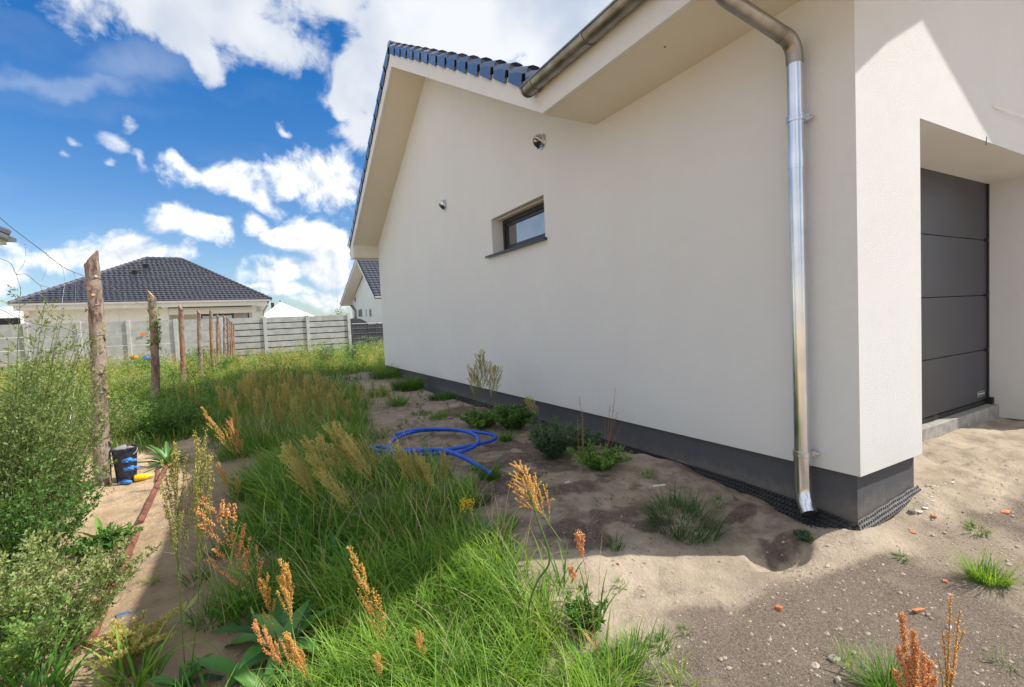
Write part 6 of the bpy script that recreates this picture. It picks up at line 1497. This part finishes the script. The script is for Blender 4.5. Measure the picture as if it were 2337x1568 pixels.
chip(1295, 1100, .05, .012, .004, 'thin white strip on the dark stained soil', M_flake, 16, 'plaster_strip', 'plaster piece', .1)
chip(620, 1365, .06, .05, .03, 'dark clod in the grass', M_stone, 19, 'clod', 'clod', .1) if False else None
def rock(px, py, a_, b_, h_, label, mat, seed, name='pale_stone', cat_='stone', group='pale stones on the gravel'):
    c = gp(px, py); nu, nv = 9, 6; V = []; r_ = np.random.default_rng(seed); k = r_.uniform(0, 6, 3); b = MB()
    for i in range(nv+1):
        ph = math.pi*i/nv
        for j in range(nu):
            th = 2*math.pi*j/nu; rr = 1+0.20*math.sin(2*th+k[0])+0.13*math.sin(3*ph+k[1]+th)+0.10*math.sin(5*th+k[2]); x, y, z = math.sin(ph)*math.cos(th)*rr, math.sin(ph)*math.sin(th)*rr, math.cos(ph)*rr
            b.v.append((c[0]+x*a_/2, c[1]+y*b_/2, c[2]+max(z, -.5)*h_*.6+h_*.15))
    for i in range(nv):
        for j in range(nu): b.f.append((i*nu+j, (i+1)*nu+j, (i+1)*nu+(j+1) % nu, i*nu+(j+1) % nu))
    return single(name, b, mat, tuple(c), label, cat_, group, smooth='auto')
def rubble(poly, dens, rlo, rhi, mat, seed, name, label, cat_, flat=0.6):
    x, y = scatter(poly, dens, seed, .1); r_ = np.random.default_rng(seed); k = ~((x > 0.0) & (y > 0.0) & ((x < 0.82) | (y > 0.4))); x, y = x[k], y[k]; n = len(x)
    R = rlo*(rhi/rlo)**(r_.random(n)**2.2); a = r_.uniform(0, 6.28, n); e = r_.uniform(.6, 1, n); z = Hh(x, y); Vs = []
    for j in range(6):
        an = a+j*math.pi/3; jr = R*r_.uniform(.75, 1.15, n); Vs.append(np.stack([x+np.cos(an)*jr, y+np.sin(an)*jr*e, z+R*.12*np.ones(n)], 1))
    for j in range(3):
        an = a+j*2.09+.4; jr = R*r_.uniform(.35, .6, n); Vs.append(np.stack([x+np.cos(an)*jr, y+np.sin(an)*jr*e, z+R*flat*r_.uniform(.7, 1.2, n)], 1))
    V = np.stack(Vs, 1).reshape(-1, 3); b = np.arange(n)*9; T = []
    for (i, j, k2) in ((0, 1, 6), (1, 2, 6), (2, 7, 6), (2, 3, 7), (3, 4, 7), (4, 8, 7), (4, 5, 8), (5, 0, 8), (0, 6, 8), (6, 7, 8)): T.append(np.stack([b+i, b+j, b+k2], 1))
    o = link(name, mk(name, V, None, np.concatenate(T), smooth=False, mat=mat)); tag(o, label, cat_, kind='stuff')
rock(1905, 1508, .055, .04, .028, 'largest pale stone on the gravel near the bottom', M_stone, 9, 'pale_stone', 'stone', 'pale stones on the gravel')
rock(1862, 1520, .05, .03, .01, 'flat pale stone left of the largest stone', M_stone, 10, 'pale_stone', 'stone', 'pale stones on the gravel')
rock(1912, 1552, .03, .02, .016, 'small white stone at the bottom edge below the largest', M_stone, 11, 'pale_stone', 'stone', 'pale stones on the gravel')
rock(1888, 1292, .034, .024, .012, 'pale oval stone on the sand left of the grass tuft', M_stone, 12, 'pale_stone', 'stone', 'pale stones on the gravel')
rock(2165, 1432, .035, .022, .014, 'pale pebble pair stone beside the orange spikes', M_stone, 13, 'pale_stone', 'stone', 'pale stones on the gravel')
rock(2085, 1168, .075, .045, .03, 'brown flat stone right of the drainage sheet end', M_stone, 14, 'pale_stone', 'stone', 'pale stones on the gravel')
rock(1410, 1288, .018, .018, .012, 'small pink stone on the shadow edge', simple('pink_stone', (.55, .15, .18), None, .7), 17, 'pink_stone', 'stone', None)
rock(1770, 1250, .14, .07, .02, 'flat grey slab beside the drip hole under the downpipe', M_stone, 18, 'stone_slab', 'stone slab', None)
sunny = wpoly([(1180, 1330), (1750, 1270), (1990, 1215), (2110, 1120), (2337, 1010), (2700, 1000), (2700, 1800), (1350, 1800), (1400, 1450)])
rubble(gpoly, 380, .002, .009, simple('mid_stone', (.26, .21, .17), (.45, .38, .31), .9, scale=30), 601, 'gravel', 'pebbles scattered over the grey-brown gravelly soil', 'gravel')
rubble(gpoly, 1400, .0015, .006, simple('dark_grit', (.10, .08, .07), (.2, .16, .13), .9), 602, 'dark_grit', 'dark grit on the grey-brown soil', 'grit')
M_clod = simple('soil_clods', (.30, .235, .18), (.46, .37, .28), .95, scale=40, bs=.8, bscale=120)
rubble(sunny, 260, .003, .016, M_clod, 608, 'sand_clods', 'clods of sandy soil on the sunny ground before the house', 'soil clods')
rubble(sunny, 160, .002, .008, M_stone, 603, 'sand_pebbles', 'small pebbles on the sunny sand in front of the house', 'gravel')
shady = wpoly([(880, 960), (1100, 960), (1350, 1050), (1700, 1170), (1960, 1200), (1760, 1265), (1200, 1300), (1060, 1180), (1050, 1080)])
rubble(shady, 330, .003, .017, simple('dark_clods', (.16, .12, .095), (.32, .25, .2), .95, scale=40, bs=.8, bscale=120), 609, 'dark_clods', 'dark clods on the shaded soil along the wall', 'soil clods')
rubble(shady, 170, .002, .009, M_stone, 604, 'soil_crumbs', 'crumbs and pebbles on the shaded bare soil', 'gravel')
rubble(wpoly([(2085, 1110), (2150, 1090), (2180, 1130), (2140, 1165), (2075, 1175)]), 420, .006, .03, M_flake, 605, 'plaster_crumbs', 'white plaster crumbs right of the wall corner', 'rubble', .25)
rubble(wpoly([(1740, 1130), (1960, 1180), (1940, 1220), (1800, 1200)]), 260, .003, .012, M_flake, 606, 'plaster_grains', 'white plaster grains below the downpipe', 'rubble', .3)
rubble(wpoly([(180, 1568), (300, 1250), (380, 1070), (470, 1070), (420, 1350), (340, 1568)]), 260, .0015, .006, simple('brown_grit', (.14, .09, .06), (.3, .2, .14), .9), 607, 'path_grit', 'brown grit on the sandy path at the left', 'grit')
# dry twigs on the path
x, y = scatter(wpoly([(180, 1568), (280, 1250), (340, 1110), (470, 1070), (430, 1350), (360, 1568)]), 120, 52); r_ = np.random.default_rng(6); n = len(x)
V, Q, T, A = blades(np.stack([x, y, Hh(x, y)+0.004], 1), r_.uniform(.03, .12, n), r_.uniform(.0015, .003, n), r_.uniform(0, 6.28, n), np.full(n, 1.4), np.full(n, 1.65), r_.uniform(0, .5, n), 2)
o = link('path_twigs', mk('path_twigs', V, Q, T, A, mat=M_dry)); tag(o, 'dry twigs and roots lying on the sandy path', 'twigs', kind='stuff')
